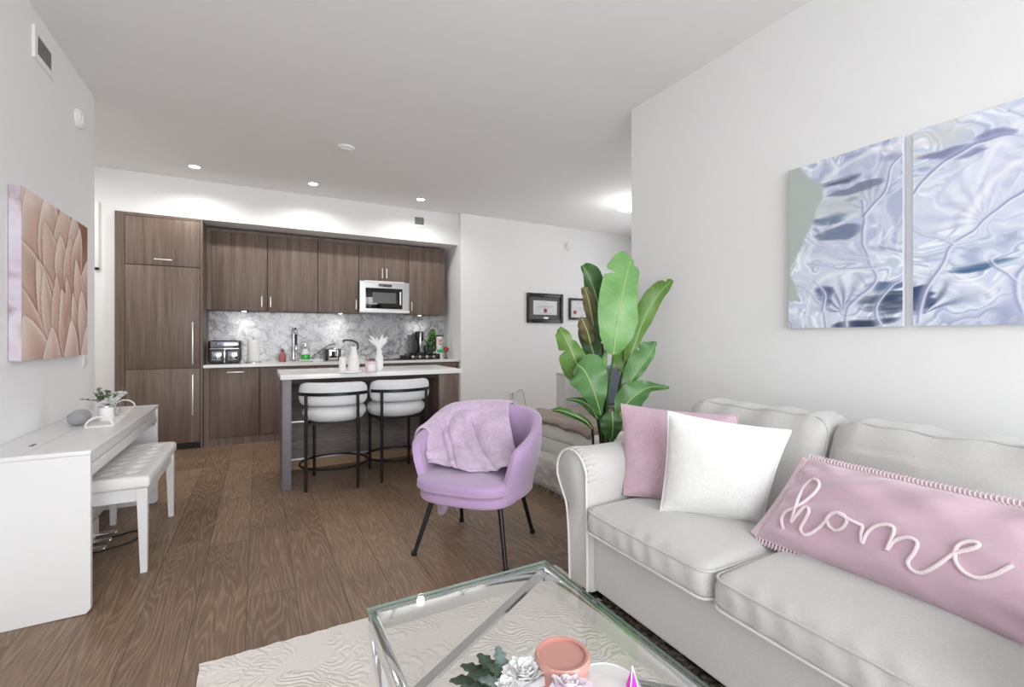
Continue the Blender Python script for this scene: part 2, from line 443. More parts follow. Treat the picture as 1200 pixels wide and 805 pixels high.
# den wall with its window opening, rear wall with the glazed front
struct('wall_den', boxes(((5.8, YCR - .12, 0), (5.9, 3.2, H)), ((5.8, 5.6, 0), (5.9, YH + .1, H)), ((5.8, 3.2, 0), (5.9, 5.6, .6)), ((5.8, 3.2, 2.6), (5.9, 5.6, H))), M['wall'], smooth=False)
struct('wall_rear', boxes(((XL - .12, YR - .1, 0), (-.85, YR, H)), ((2.35, YR - .1, 0), (XR + .12, YR, H)), ((-.85, YR - .1, 2.75), (2.35, YR, H)), ((-.85, YR - .1, 0), (2.35, YR, .12))), M['wall'], smooth=False)
for i, (a, b) in enumerate(((-.85, .22), (.22, 1.28), (1.28, 2.35))):
    w = struct('window_%d' % (i + 1), boxes(((a, YR - .07, .12), (a + .05, YR - .02, 2.75)), ((b - .05, YR - .07, .12), (b, YR - .02, 2.75)),
        ((a + .05, YR - .07, .12), (b - .05, YR - .02, .18)), ((a + .05, YR - .07, 2.69), (b - .05, YR - .02, 2.75)), ((a + .05, YR - .07, .95), (b - .05, YR - .02, 1.0))), M['white_plastic'], smooth=False)
    obj('pane', box((a + .05, YR - .05, .18), (b - .05, YR - .044, 2.69)), M['window_glass'], w, smooth=False)
w = struct('window_4', boxes(((5.82, 3.2, .6), (5.87, 3.26, 2.6)), ((5.82, 5.54, .6), (5.87, 5.6, 2.6)), ((5.82, 3.26, .6), (5.87, 5.54, .66)), ((5.82, 3.26, 2.54), (5.87, 5.54, 2.6))), M['white_plastic'], smooth=False)
obj('pane', box((5.84, 3.26, .66), (5.846, 5.54, 2.54)), M['window_glass'], w, smooth=False)
struct('baseboard_right', box((XR - .014, YR, 0), (XR, YCR, .10), .003), M['white_plastic'])
struct('baseboard_left', box((XL, YR, 0), (XL + .014, YCL, .10), .003), M['white_plastic'])
struct('baseboard_hall', box((2.52, YH - .014, 0), (5.8, YH, .10), .003), M['white_plastic'])

# ------------------------------------------------------------------ ceiling fittings
DL = [(-.567, 'near the tall fridge cabinet'), (.549, 'above the sink and upper doors'), (1.798, 'in front of the air vent')]
for x, w_ in DL:
    t = thing('ceiling_downlight', 'round recessed white downlight in the kitchen ceiling ' + w_, 'ceiling light', (x, 5.715, H), group='recessed downlights over the kitchen')
    obj('trim_ring', lathe([(.062, 0), (.062, -.006), (.048, -.008), (.046, 0)], 32), M['white_plastic'], t)
    obj('lens', lathe([(.046, -.0005), (.046, -.004), (0, -.004)], 32), M['downlight'], t)
    spot_light('downlight_beam', (x, 5.715, H - .03), (0, 0, 0), 24, 158, .6)
t = thing('smoke_detector', 'flat round white smoke detector on the ceiling before the kitchen downlights', 'smoke detector', (.705, 4.486, H))
obj('housing', lathe([(.078, 0), (.078, -.012), (.062, -.024), (0, -.026)], 36), M['white_plastic'], t)
obj('sensor_ring', lathe([(.05, -.024), (.05, -.031), (.04, -.033), (0, -.033)], 30), M['white_plastic'], t)
t = thing('flush_ceiling_lamp', 'round flush glass ceiling lamp glowing beside the corner of the sofa wall', 'ceiling light', (4.13, 4.5, H))
obj('base', lathe([(.10, 0), (.10, -.03), (0, -.03)], 32), M['metal'], t)
obj('lamp_shade', lathe([(.14, -.03), (.165, -.06), (.15, -.10), (.09, -.13), (0, -.14)], 36), emit('glass_lamp_glow', (255, 253, 248), 2.5), t)
obj('finial', lathe([(.015, -.14), (.012, -.16), (0, -.165)], 12), M['metal'], t)
pl = bpy.data.lights.new('flush_lamp_light', 'POINT'); pl.energy = 6; pl.shadow_soft_size = .15
po = bpy.data.objects.new('flush_lamp_light', pl); C.objects.link(po); po.location = (4.13, 4.5, H - .30)
def vent(name, label, c, ax, w_, h_):
    """wall register: frame, louvres, dark throat. ax 'X': hangs on a wall facing +X, 'Y': facing -Y"""
    t = thing(name, label, 'air vent', c)
    f = .035
    def bb(u0, u1, z0, z1, d0, d1): return ((d0, u0, z0), (d1, u1, z1)) if ax == 'X' else ((u0, -d1, z0), (u1, -d0, z1))
    a, b = w_ / 2, h_ / 2
    obj('frame', boxes(bb(-a, -a + f, -b, b, 0, .012), bb(a - f, a, -b, b, 0, .012), bb(-a + f, a - f, -b, -b + f, 0, .012), bb(-a + f, a - f, b - f, b, 0, .012)), M['white_plastic'], t, smooth=False)
    obj('backing', boxes(bb(-a + f, a - f, -b + f, b - f, 0, .002)), M['grey_paint'], t, smooth=False)
    bm = bmesh.new(); n = 9
    for i in range(n):
        u = -a + f + (i + .5) * (w_ - 2 * f) / n
        add_box(bm, *bb(u - .003, u + .003, -b + f, b - f, .002, .010))
    obj('louvre_blades', bm, M['metal'], t, smooth=False)
vent('wall_vent', 'white rectangular air vent high on the painting wall near the ceiling', (XL, 3.50, 2.785), 'X', .27, .17)
vent('soffit_vent', 'small square white air vent on the bulkhead above the microwave', (1.93, YK, 2.805), 'Y', .20, .17)
def wall_disc(name, label, cat, loc, ax, r=.06):
    t = thing(name, label, cat, loc)
    bm = lathe([(r, 0), (r, .018), (r * .8, .03), (0, .032)], 32); b2 = lathe([(r * .5, .03), (r * .45, .036), (0, .037)], 24)
    rot = Matrix.Rotation(R(90), 4, 'Y') if ax == 'X' else Matrix.Rotation(R(90), 4, 'X')
    bm.transform(rot); b2.transform(rot)
    obj('housing', bm, M['white_plastic'], t); obj('cap', b2, M['white_plastic'], t)
wall_disc('wall_alarm', 'round white alarm disc on the painting wall below the ceiling', 'alarm', (XL, 4.07, 2.66), 'X', .065)
wall_disc('wall_sensor', 'round white sensor on the grey hall wall above the certificates', 'sensor', (4.341, YH, 2.66), 'Y', .06)
def outlet(label, c, ax, n=2):
    t = thing('wall_outlet', label, 'outlet', c)
    def bb(u0, u1, z0, z1, d0, d1): return ((d0, u0, z0), (d1, u1, z1)) if ax == 'X' else ((u0, -d1, z0), (u1, -d0, z1))
    obj('plate', box(*bb(-.037, .037, -.06, .06, 0, .006), .002), M['white_plastic'], t)
    for z in (-.025, .025):
        s_ = obj('socket', box(*bb(-.018, .018, z - .016, z + .016, .006, .009), .002), M['white_plastic'], t)
        obj('slots', boxes(bb(-.009, -.006, z - .006, z + .008, .009, .0095), bb(.006, .009, z - .006, z + .008, .009, .0095)), M['black_plastic'], s_, smooth=False)
    return t
outlet('white double outlet plate under the flower canvas beside the wall end', (XL, 4.20, 1.08), 'X')
outlet('white outlet low on the hall wall above the lilac armchair', (3.318, YH, .36), 'Y')
outlet('white outlet on the marble backsplash behind the toaster', (.925, YB - .022, 1.14), 'Y')
t = thing('plug_and_cable', 'white charger plug with thin cable on the hall wall', 'cable', (3.345, YH - .012, .385))
obj('plug', box((-.02, -.04, -.02), (.03, 0, .03), .006), M['white_plastic'], t)
obj('cable', tube(smooth_path([(.03, -.03, .01), (.09, -.03, .05), (.14, -.02, .02), (.19, -.012, -.15), (.22, -.012, -.36)]), .004, 6), M['grey_paint'], t)
t = thing('hall_white_bar', 'narrow upright white bar with black lower end beside the fridge cabinet', 'light bar', (at(115.3, 278, Y=YK - .02).x - .012, YK, 0))  # plain white bar stands in for a bright upright strip; no lamp
obj('bar', box((-.020, -.03, 1.93), (.016, 0, 2.60), .004), M['white_plastic'], t)
obj('end_cap', box((-.020, -.03, 1.905), (.016, 0, 1.93), .003), M['black_plastic'], t)

# ------------------------------------------------------------------ kitchen
def handle_bar(c, L, ax, parent, name='handle', r=.006, off=.03):
    bm = bmesh.new(); x, y, z = c
    if ax == 'Z':
        add_box(bm, (x - r, y - off, z - L / 2), (x + r, y - off + .009, z + L / 2), .002)
        for s in (-1, 1): add_box(bm, (x - .004, y - off + .006, z + s * (L / 2 - .02) - .004), (x + .004, y, z + s * (L / 2 - .02) + .004))
    else:
        add_box(bm, (x - L / 2, y - off, z - r), (x + L / 2, y - off + .009, z + r), .002)
        for s in (-1, 1): add_box(bm, (x + s * (L / 2 - .02) - .004, y - off + .006, z - .004), (x + s * (L / 2 - .02) + .004, y, z + .004))
    return obj(name, bm, M['handle'], parent, w=True)
YF = 6.14
t = thing('fridge_cabinet', 'tall taupe wood panelled fridge cabinet with two long steel handles', 'fridge cabinet', (-.91, YF + .3, 0))
obj('carcass', boxes(((-1.29, YF + .024, .07), (-.534, YB, 2.52)), ((-1.29, YF + .004, .0), (-1.212, YF + .024, 2.52)), ((-.556, YF, 0), (-.534, YF + .024, 2.50)), ((-1.212, YF + .008, 2.49), (-.556, YF + .024, 2.52))), M['wood'], t, w=True, smooth=False)
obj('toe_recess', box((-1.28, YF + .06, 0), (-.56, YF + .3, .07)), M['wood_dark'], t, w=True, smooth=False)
d = obj('flap_door', box((-1.207, YF, 1.985), (-.562, YF + .02, 2.485), .002), M['wood'], t, w=True)
handle_bar((-.885, YF, 2.045), .155, 'X', d)
d = obj('door', box((-1.207, YF, .888), (-.562, YF + .02, 1.975), .002), M['wood'], t, w=True)
handle_bar((-.625, YF, 1.155), .46, 'Z', d)
d = obj('door', box((-1.207, YF, .075), (-.562, YF + .02, .880), .002), M['wood'], t, w=True)
handle_bar((-.625, YF, .595), .44, 'Z', d)
# upper cabinets
YU = 6.48; ZT, ZB = 2.505, 1.545
ups = [(-.532, .100, 'wide taupe upper cabinet next to the fridge cabinet', [(-.478, .098, .07)], ZB),
       (.104, .676, 'wide taupe upper cabinet above the faucet', [(.106, .674, .135)], ZB),
       (.680, 1.186, 'taupe upper cabinet directly beside the microwave, above the toaster', [(.682, 1.184, 1.15)], ZB),
       (1.190, 1.864, 'short taupe two-door upper cabinet on top of the microwave', [(1.192, 1.520, 1.495), (1.526, 1.862, 1.552)], 1.985),
       (1.868, 2.401, 'taupe upper cabinet at the hall end, above the coffee machine', [(1.870, 2.399, 1.905)], ZB)]
for x0, x1, lab, doors, zb in ups:
    t = thing('upper_cabinet', lab, 'cabinet', ((x0 + x1) / 2, YU + .15, zb), group='taupe upper cabinets over the counter')
    parts_ = [((x0, YU + .022, zb), (x1, YB, ZT))]
    if x0 < -.5: parts_.append(((x0, YU, zb), (-.482, YU + .022, ZT)))
    obj('carcass', boxes(*parts_), M['wood'], t, w=True, smooth=False)
    for a, b, hx in doors:
        d = obj('door', box((a, YU, zb + .003), (b, YU + .02, ZT - .045), .002), M['wood'], t, w=True)
        handle_bar((hx if hx not in (.07, .135) else (hx - .03 if hx == .07 else hx), YU, zb + .11), .13, 'Z', d)
    obj('top_rail', box((x0, YU + .006, ZT - .042), (x1, YU + .022, ZT)), M['wood'], t, w=True, smooth=False)
# under-cabinet puck lights
for x, w_ in ((-.15, 'above the air fryer'), (.97, 'above the toaster'), (2.06, 'above the coffee machine')):
    t = thing('under_cabinet_light', 'small round puck light under the upper cabinets ' + w_, 'light', (x, 6.60, 1.545), group='puck lights below the upper cabinets')
    obj('housing', lathe([(.035, 0), (.035, -.008), (.028, -.009)], 24), M['metal'], t); obj('lens', lathe([(.028, -.0085), (.02, -.011), (0, -.0115)], 24), M['spot_lens'], t)
    spot_light('puck_beam', (x, 6.62, 1.525), (R(6), 0, 0), 3.2, 150, .9)
# microwave
t = thing('microwave', 'built-in stainless steel microwave with black glass door', 'microwave', (1.527, YU + .15, 1.55))
YM = 6.44
obj('body', box((1.192, YM + .022, 1.552), (1.862, YB, 1.980), .003), M['metal'], t, w=True)
fr = obj('front_frame', boxes(((1.192, YM, 1.59), (1.268, YM + .02, 1.978)), ((1.768, YM, 1.59), (1.862, YM + .02, 1.978)), ((1.268, YM, 1.890), (1.768, YM + .02, 1.978)), ((1.268, YM, 1.59), (1.768, YM + .02, 1.608))), M['metal'], t, w=True, smooth=False)
dr = obj('door', box((1.270, YM + .004, 1.610), (1.766, YM + .02, 1.888), .002), M['black_glass'], t, w=True)
obj('window_mesh', box((1.36, YM + .002, 1.685), (1.68, YM + .0045, 1.83)), plain('grey_mesh', (96, 98, 98), .25), dr, w=True, smooth=False)
obj('handle', boxes(((1.722, YM - .028, 1.665), (1.742, YM - .012, 1.845), .003), ((1.727, YM - .014, 1.67), (1.737, YM + .004, 1.68)), ((1.727, YM - .014, 1.83), (1.737, YM + .004, 1.84))), M['white_plastic'], dr, w=True)
dp = obj('display', box((1.44, YM - .003, 1.908), (1.62, YM, 1.944), .002), M['black_glass'], t, w=True)
bm = bmesh.new()
for k in range(6): add_box(bm, (1.455 + k * .026, YM - .0045, 1.918), (1.471 + k * .026, YM - .003, 1.934))
obj('display_marks', bm, M['grey_paint'], dp, w=True, smooth=False)
obj('bottom_lip', box((1.188, YM - .012, 1.556), (1.866, YM + .02, 1.588), .004), M['white_plastic'], t, w=True)
obj('top_trim', box((1.25, YM - .012, 1.968), (1.79, YM, 1.985), .003), M['white_plastic'], t, w=True)
# base cabinets
YC = 6.16
runs = [(-.528, .012, 'taupe dishwasher panel with a short steel handle beside the fridge cabinet', 'dishwasher', [(-.47, .005)], True),
        (.016, .60, 'taupe base cabinet below the sink, partly behind the island', 'cabinet', [(.034, .31), (.316, .596)], False),
        (.604, 1.25, 'taupe base cabinet behind the island below the toaster', 'cabinet', [(.61, .925), (.93, 1.246)], False),
        (1.254, 1.89, 'taupe drawer cabinet below the cooktop', 'cabinet', [(1.26, 1.886)], False),
        (1.894, 2.465, 'taupe base cabinet at the hall end of the counter', 'cabinet', [(1.90, 2.461)], False)]
for i, (x0, x1, lab, cat, doors, h_) in enumerate(runs):
    t = thing('dishwasher_cabinet' if h_ else 'base_cabinet', lab, cat, ((x0 + x1) / 2, YC + .3, 0), group=None if h_ else 'taupe base cabinets under the counter')
    obj('carcass', boxes(((x0, YC + .022, .08), (x1, YB, .878)), *([((x0, YC, .0), (-.475, YC + .022, .878))] if h_ else [])), M['wood'], t, w=True, smooth=False)
    obj('plinth', box((x0 if not h_ else -.475, YC + .012, 0), (x1, YC + .03, .085)), M['wood'], t, w=True, smooth=False)
    for a, b in doors:
        if h_ or i in (1, 2):
            d = obj('door', box((a, YC, .10), (b, YC + .02, .868), .002), M['wood'], t, w=True)
            if h_: handle_bar((-.225, YC, .825), .17, 'X', d)
            else: handle_bar((b - .05 if (a + b) / 2 < (x0 + x1) / 2 else a + .05, YC, .74), .13, 'Z', d)
        else:
            for z0, z1 in ((.10, .45), (.456, .70), (.706, .868)):
                d = obj('drawer', box((a, YC, z0), (b, YC + .02, z1), .002), M['wood'], t, w=True)
                handle_bar(((a + b) / 2, YC, z1 - .05), .15, 'X', d)
t = thing('kitchen_worktop', 'long white quartz worktop along the marble backsplash', 'worktop', (.95, YC + .3, .88))
obj('slab', boxes(((-.53, YC - .025, .88), (2.49, 6.32, .912)), ((-.53, 6.62, .88), (2.49, YB, .912)), ((-.53, 6.32, .88), (.30, 6.62, .912)), ((.62, 6.32, .88), (2.49, 6.62, .912))), M['quartz'], t, w=True, smooth=False)
obj('sink_basin', boxes(((.30, 6.32, .70), (.62, 6.62, .71)), ((.30, 6.32, .71), (.305, 6.62, .90)), ((.615, 6.32, .71), (.62, 6.62, .90)), ((.305, 6.32, .71), (.615, 6.325, .90)), ((.305, 6.615, .71), (.615, 6.62, .90))), M['metal'], t, w=True, smooth=False)
t = thing('marble_backsplash', 'grey veined marble backsplash between worktop and upper cabinets', 'backsplash', (.95, YB - .01, .912))
obj('slab', box((-.53, YB - .022, .913), (2.50, YB, 1.60)), M['marble'], t, w=True, smooth=False)
t = thing('cooktop', 'thin black glass cooktop set in the worktop', 'cooktop', (1.58, 6.45, .912))
obj('glass_top', box((-.30, -.25, 0), (.30, .25, .010), .003), M['black_glass'], t)
for x, y, r in ((-.15, -.1, .08), (.15, -.1, .10), (-.15, .13, .10), (.15, .13, .07)):
    obj('burner_ring', lathe([(r, .0101), (r, .0108), (r - .004, .0108), (r - .004, .0101)], 32, (x, y, 0)), M['grey_paint'], t)

CT = .912
def at_ct(u, Y): p = at(u, 420, Y=Y); return (p.x, Y, CT)
# air fryer
x0 = -.50; x1 = -.175
t = thing('air_fryer', 'black double-drawer air fryer with silver front windows by the fridge', 'air fryer', ((x0 + x1) / 2, 6.42, CT))
W2 = (x1 - x0) / 2
obj('body', rbox((-W2, -.13, .008), (W2, .16, .272), .03, (4, 4, 4)), M['black_plastic'], t)
obj('control_panel', box((-W2 + .02, -.138, .185), (W2 - .02, -.128, .262), .004), plain('mirror_grey', (150, 154, 165), .12, .8, vary=.0), t)
for s in (-1, 1):
    dd = obj('drawer', box((min(s * .006, s * (W2 - .012)), -.14, .02), (max(s * .006, s * (W2 - .012)), -.128, .168), .006), plain('charcoal_panel', (62, 64, 70), .3), t)
    obj('drawer_window', box((min(s * .03, s * (W2 - .035)), -.144, .045), (max(s * .03, s * (W2 - .035)), -.139, .145), .003), plain('mirror_window', (170, 176, 185), .08, .9, vary=0), dd)
obj('chrome_strip', boxes(((-W2 + .012, -.146, .170), (W2 - .012, -.137, .182), .002), ((-.008, -.15, .02), (.008, -.139, .17), .002)), M['chrome'], t)
# paper towel
t = thing('paper_towel_holder', 'white paper towel roll standing on a steel holder beside the air fryer', 'paper towels', at_ct(297, 6.42))
obj('base', lathe([(.085, 0), (.085, .01), (.075, .014), (0, .014)], 32), M['metal'], t)
obj('towel_roll', lathe([(.065, .015), (.067, .02), (.067, .275), (.064, .28), (.02, .28), (.02, .27), (0, .27)], 36), fabric('paper_towel', (236, 236, 236), 120, .3, .02), t)
obj('rod', lathe([(.008, .014), (.008, .30), (.012, .31), (0, .318)], 14), M['metal'], t)
# soap bottle
t = thing('soap_bottle', 'small translucent red soap bottle beside the faucet', 'bottle', at_ct(331, 6.50))
obj('bottle', lathe([(.038, 0), (.043, .012), (.043, .075), (.035, .1), (.016, .12), (.016, .13), (0, .13)], 24), plain('red_soap', (164, 96, 98), .15), t)
obj('cap', lathe([(.02, .13), (.02, .15), (.006, .152), (.006, .165), (0, .165)], 16), plain('dark_red_cap', (128, 72, 74), .3), t)
# faucet
t = thing('kitchen_faucet', 'tall chrome spring-neck kitchen faucet on the worktop', 'faucet', at_ct(344, 6.66))
obj('base', lathe([(.028, 0), (.028, .012), (.02, .02), (.017, .10), (0, .10)], 20), M['chrome'], t)
obj('riser', tube([(0, 0, .10), (0, 0, .36)], .012, 12), M['chrome'], t)
obj('spout', tube(smooth_path([(0, 0, .36), (.004, -.02, .405), (.012, -.06, .42), (.02, -.10, .40), (.022, -.12, .34)]), .014, 12), M['chrome'], t)
bm = bmesh.new(); add_tube(bm, [(.022 + .016 * math.cos(k * .8), -.12 + .016 * math.sin(k * .8), .345 - k * .0016) for k in range(90)], .0035, 6)
obj('spring_coil', bm, M['black'], t)
obj('spray_head', lathe([(.016, .12), (.02, .13), (.018, .20), (.012, .21), (0, .21)], 16, (.022, -.12, 0)), M['chrome'], t)
obj('lever', tube([(.015, 0, .06), (.055, -.01, .085)], .006, 8), M['chrome'], t)
# green soap on a tray
t = thing('sponge_tray', 'flat white tray under the green dish soap', 'tray', at_ct(365, 6.52))
obj('dish', box((-.14, -.06, 0), (.14, .06, .016), .006), M['white_plastic'], t); obj('dish_rim', boxes(((-.14, -.06, .016), (.14, -.052, .024)), ((-.14, .052, .016), (.14, .06, .024))), M['white_plastic'], t, smooth=False)
p = at_ct(358, 6.52)
t = thing('dish_soap_bottle', 'clear pear-shaped bottle half filled with green dish soap', 'bottle', (p[0], p[1], CT + .016))
obj('soap', lathe([(.04, .002), (.052, .014), (.054, .05), (.049, .072), (0, .072)], 24), plain('green_soap', (36, 190, 52), .2), t)
obj('glass_shell', lathe([(.042, 0), (.055, .012), (.057, .05), (.045, .09), (.024, .15), (.02, .17)], 24), M['glass'], t)
obj('paper_label', lathe([(.0505, .074), (.046, .088), (.027, .145)], 24), plain('white_label', (232, 228, 236), .5), t)
obj('pump', boxes(((-.016, -.016, .17), (.016, .016, .19), .004), ((-.006, -.006, .19), (.006, .006, .215)), ((-.04, -.008, .21), (.01, .008, .222), .003)), M['metal'], t)
# toaster
t = thing('toaster', 'chrome and black two-slice toaster on the worktop', 'toaster', at_ct(389, 6.48))
obj('body', rbox((-.068, -.13, .012), (.068, .13, .17), .03, (3, 4, 3)), M['chrome'], t)
for s in (-1, 1): obj('side_shell', rbox((min(s * .06, s * .095), -.13, .006), (max(s * .06, s * .095), .13, .162), .016, (1, 4, 3)), M['black_plastic'], t)
obj('lever_plate', box((-.02, -.137, .05), (.02, -.129, .13), .003), M['black'], t)
obj('lever', box((-.025, -.16, .10), (.025, -.136, .112), .003), M['black_plastic'], t)
obj('slots', boxes(((-.045, -.10, .1702), (-.015, .10, .1712)), ((.015, -.10, .1702), (.045, .10, .1712))), M['black'], t, smooth=False)
p = at_ct(389, 6.48)
o = obj('power_cable', tube(smooth_path([(p[0] - .095, 6.60, CT + .01), (p[0] - .19, 6.58, CT + .012), (p[0] - .22, 6.62, CT + .05), (p[0] - .15, 6.70, CT + .10), (p[0] - .02, 6.74, CT + .19), (.925, 6.755, 1.13)]), .005, 7), M['black_plastic'])
tag(o, 'black toaster power cable looping up to the outlet', 'cable')
t = thing('plug_adapter', 'white plug adapter pushed into the backsplash outlet', 'plug', (.925, YB - .035, 1.17))
obj('adapter', box((-.022, -.035, -.03), (.022, 0, .03), .006), M['white_plastic'], t); obj('prong_guard', box((-.028, -.006, -.035), (.028, .0, .035), .003), M['white_plastic'], t)
# coffee machine, pod drawer, tree, decorations
p = at_ct(488, 6.50)
t = thing('coffee_machine', 'black capsule coffee machine with chrome front standing on the pod drawer', 'coffee machine', (p[0] + .01, 6.50, CT + .075))
obj('water_tank', rbox((-.10, -.08, 0), (-.035, .16, .27), .012, (2, 4, 4)), plain('smoked_tank', (58, 60, 62), .15), t)
obj('body', rbox((-.035, -.03, 0), (.06, .16, .30), .02, (3, 4, 4)), M['black_plastic'], t)
obj('brew_head', lathe([(.055, .19), (.062, .20), (.062, .30), (.05, .315), (0, .32)], 28, (.012, -.06, 0)), M['black_plastic'], t)
obj('chrome_front', box((.0, -.127, .0), (.022, -.118, .30), .003), M['chrome'], t)
obj('drip_tray', lathe([(.06, 0), (.06, .02), (0, .022)], 24, (.012, -.07, 0)), M['black_plastic'], t)
obj('lever', tube([(.05, 0, .17), (.10, -.02, .20), (.17, -.03, .10)], .008, 8), M['black_plastic'], t)
t = thing('pod_drawer', 'low black coffee pod drawer with chrome pod ends in front', 'pod drawer', (p[0] + .06, 6.46, CT))
obj('case', boxes(((-.20, -.16, 0), (.22, .16, .012)), ((-.20, -.16, .062), (.22, .16, .074)), ((-.20, -.16, .012), (-.19, .16, .062)), ((.21, -.16, .012), (.22, .16, .062)), ((-.19, .15, .012), (.21, .16, .062))), M['black_plastic'], t, smooth=False)
for i in range(8):
    b_ = lathe([(.018, 0), (.021, .01), (.021, .016), (0, .02)], 14); b_.transform(Matrix.Rotation(R(90), 4, 'X')); b_.transform(Matrix.Translation((-.165 + i * .05, -.135, .037)))
    obj('coffee_pod', b_, [plain('pod_silver', (190, 190, 186), .25, .8), plain('pod_brown', (92, 70, 58), .3, .5)][i % 2], t)
t = thing('sugar_box', 'low dark brown box on the worktop beside the pod drawer', 'box', (p[0] - .20, 6.44, CT))
obj('box', box((-.035, -.07, 0), (.035, .07, .045), .004), M['wood_dark'], t); obj('box_lid', box((-.038, -.073, .045), (.038, .073, .055), .003), M['wood_dark'], t)
t = thing('tall_cup', 'black travel cup between coffee machine and little tree', 'cup', (p[0] + .11, 6.41, CT + .075))
obj('cup', lathe([(.026, 0), (.032, .11), (.03, .12), (0, .12)], 20), M['black_plastic'], t); obj('cup_handle', tube(smooth_path([(.03, 0, .10), (.055, 0, .09), (.05, 0, .04), (.028, 0, .03)]), .005, 8), M['black_plastic'], t)
# miniature green tree
random.seed(4)
t = thing('miniature_tree', 'miniature green conical tree at the end of the worktop', 'tree', (2.27, 6.64, CT))
obj('pot', lathe([(.03, 0), (.038, .06), (.034, .06), (0, .055)], 20), M['white_plastic'], t)
obj('trunk', tube([(0, 0, .05), (0, 0, .42)], [.008, .003], 8), plain('bark', (80, 60, 44), .8), t)
bm = bmesh.new()
for k in range(260):
    h_ = random.random() ** 1.2; z = .09 + .33 * h_; r = .09 * (1 - h_) ** .9 + .012; a = random.random() * 6.28
    c_ = Vector((r * math.cos(a), r * math.sin(a), z)); q = bmesh.ops.create_icosphere(bm, subdivisions=0, radius=.017)
    bmesh.ops.transform(bm, matrix=Matrix.Translation(c_) @ Matrix.Rotation(a, 4, 'Z') @ Matrix.Diagonal((1.5, .7, .9, 1)), verts=q['verts'])
obj('foliage', bm, plain('boxwood_green', (82, 122, 58), .6, vary=.35), t, smooth=False)
t = thing('holiday_tin', 'tall white tin printed in red with black lid by the little tree', 'tin', (2.30, 6.42, CT + .13))
obj('tin', lathe([(.042, 0), (.044, .01), (.044, .19), (0, .19)], 24), M['white_plastic'], t)
obj('tin_lid', lathe([(.046, .19), (.046, .205), (.04, .21), (0, .21)], 24), M['black_plastic'], t)
obj('red_print', boxes(((-.02, -.0465, .07), (.02, -.042, .09), .002), ((-.022, -.0465, .10), (-.006, -.040, .15), .002), ((.006, -.0465, .11), (.022, -.040, .155), .002)), plain('print_red', (214, 70, 64), .5), t)
t = thing('white_mug', 'white mug under the red printed tin at the end of the worktop', 'mug', (2.30, 6.42, CT))
obj('cup', lathe([(.05, 0), (.058, .02), (.055, .125), (.0, .128)], 24), M['white_plastic'], t)
obj('cup_handle', tube(smooth_path([(-.053, -.01, .10), (-.09, -.01, .09), (-.085, -.01, .04), (-.055, -.01, .03)]), .006, 8), M['white_plastic'], t)
t = thing('green_ribbon_bow', 'bright green ribbon bow in front of the printed tin', 'bow', (2.295, 6.35, CT + .115))
for s in (-1, 1): obj('loop', rbox((min(0, s * .05), -.012, -.022), (max(0, s * .05), .012, .022), .01, (2, 1, 2)), plain('ribbon_green', (30, 186, 96), .4), t)
obj('knot', lathe([(0, -.014), (.014, -.008), (.014, .008), (0, .014)], 12, (0, -.008, 0)), plain('ribbon_green_knot', (24, 160, 80), .4), t)
t = thing('red_ornament', 'round dark red ornament beside the green bow', 'ornament', (2.385, 6.38, CT))
obj('ball', lathe([(0, .09)] + [(.042 * math.sin(a), .13 - .042 * math.cos(a)) for a in [x * PI / 10 for x in range(1, 10)]] + [(0, .172)], 20), plain('ornament_red', (176, 52, 62), .3, vary=.2), t)
obj('stand', lathe([(.03, 0), (.026, .008), (.006, .02), (.006, .092), (0, .092)], 16), plain('dark_stand', (46, 42, 44), .4), t)
# ------------------------------------------------------------------ island
t = thing('kitchen_island', 'kitchen island with white quartz top, grey post leg and taupe wood panels', 'kitchen island', (.92, 4.45, 0))
obj('countertop', box((.155, 4.10, .882), (1.69, 4.83, .922), .003), M['quartz'], t, w=True)
obj('post_leg', box((.168, 4.125, 0), (.235, 4.19, .882), .002), M['grey_paint'], t, w=True)
obj('side_panel', box((.172, 4.19, .0), (.196, 4.79, .882)), M['wood'], t, w=True, smooth=False)
obj('end_panel', box((1.475, 4.125, .0), (1.668, 4.79, .882), .001), M['wood'], t, w=True)
obj('apron_rail', box((.235, 4.16, .845), (1.475, 4.18, .882)), M['wood_dark'], t, w=True, smooth=False)
obj('back_panel', box((.197, 4.72, .085), (1.474, 4.79, .882)), M['wood_h'], t, w=True, smooth=False)
obj('toe_board', box((.197, 4.735, .0), (1.474, 4.78, .085)), m_wood('light_oak_toe', True, ((138, 112, 86), (168, 140, 110), (186, 160, 130))), t, w=True, smooth=False)
obj('panel_strip', boxes(((.24, 4.712, .435), (.47, 4.72, .45)), ((.24, 4.712, .09), (.98, 4.72, .105))), M['metal'], t, w=True, smooth=False)
IT = .922
# things on the island
def icp(u, v): p = at(u, v, Z=IT); return (p.x, p.y, IT)
p = icp(412, 437.0)
t = thing('marble_tray', 'round white marble tray on the island under the white bottles', 'tray', (p[0] + .0, p[1] + .06, IT))
obj('disc', lathe([(.095, 0), (.103, .004), (.103, .018), (.098, .022), (0, .022)], 40), M['quartz'], t); obj('tray_feet', lathe([(.09, -.0), (.09, .003), (0, .003)], 30), M['metal'], t)
tc = (p[0], p[1] + .06)
t = thing('white_carafe', 'tall tapered white carafe with a curved black handle and spout on the marble tray', 'carafe', (tc[0] + .025, tc[1] - .01, IT + .022))
obj('body', lathe([(.045, 0), (.048, .006), (.046, .06), (.036, .12), (.026, .15), (.024, .165), (0, .165)], 32), M['white_plastic'], t)
obj('neck', lathe([(.024, .165), (.024, .195), (.018, .20), (0, .20)], 24), M['white_plastic'], t)
obj('handle', tube(smooth_path([(.03, 0, .17), (.036, 0, .20), (.02, 0, .235), (-.03, 0, .25), (-.075, 0, .25), (-.083, 0, .235)]), [.006] * 3 + [.008] * 28, 10), M['black_plastic'], t)
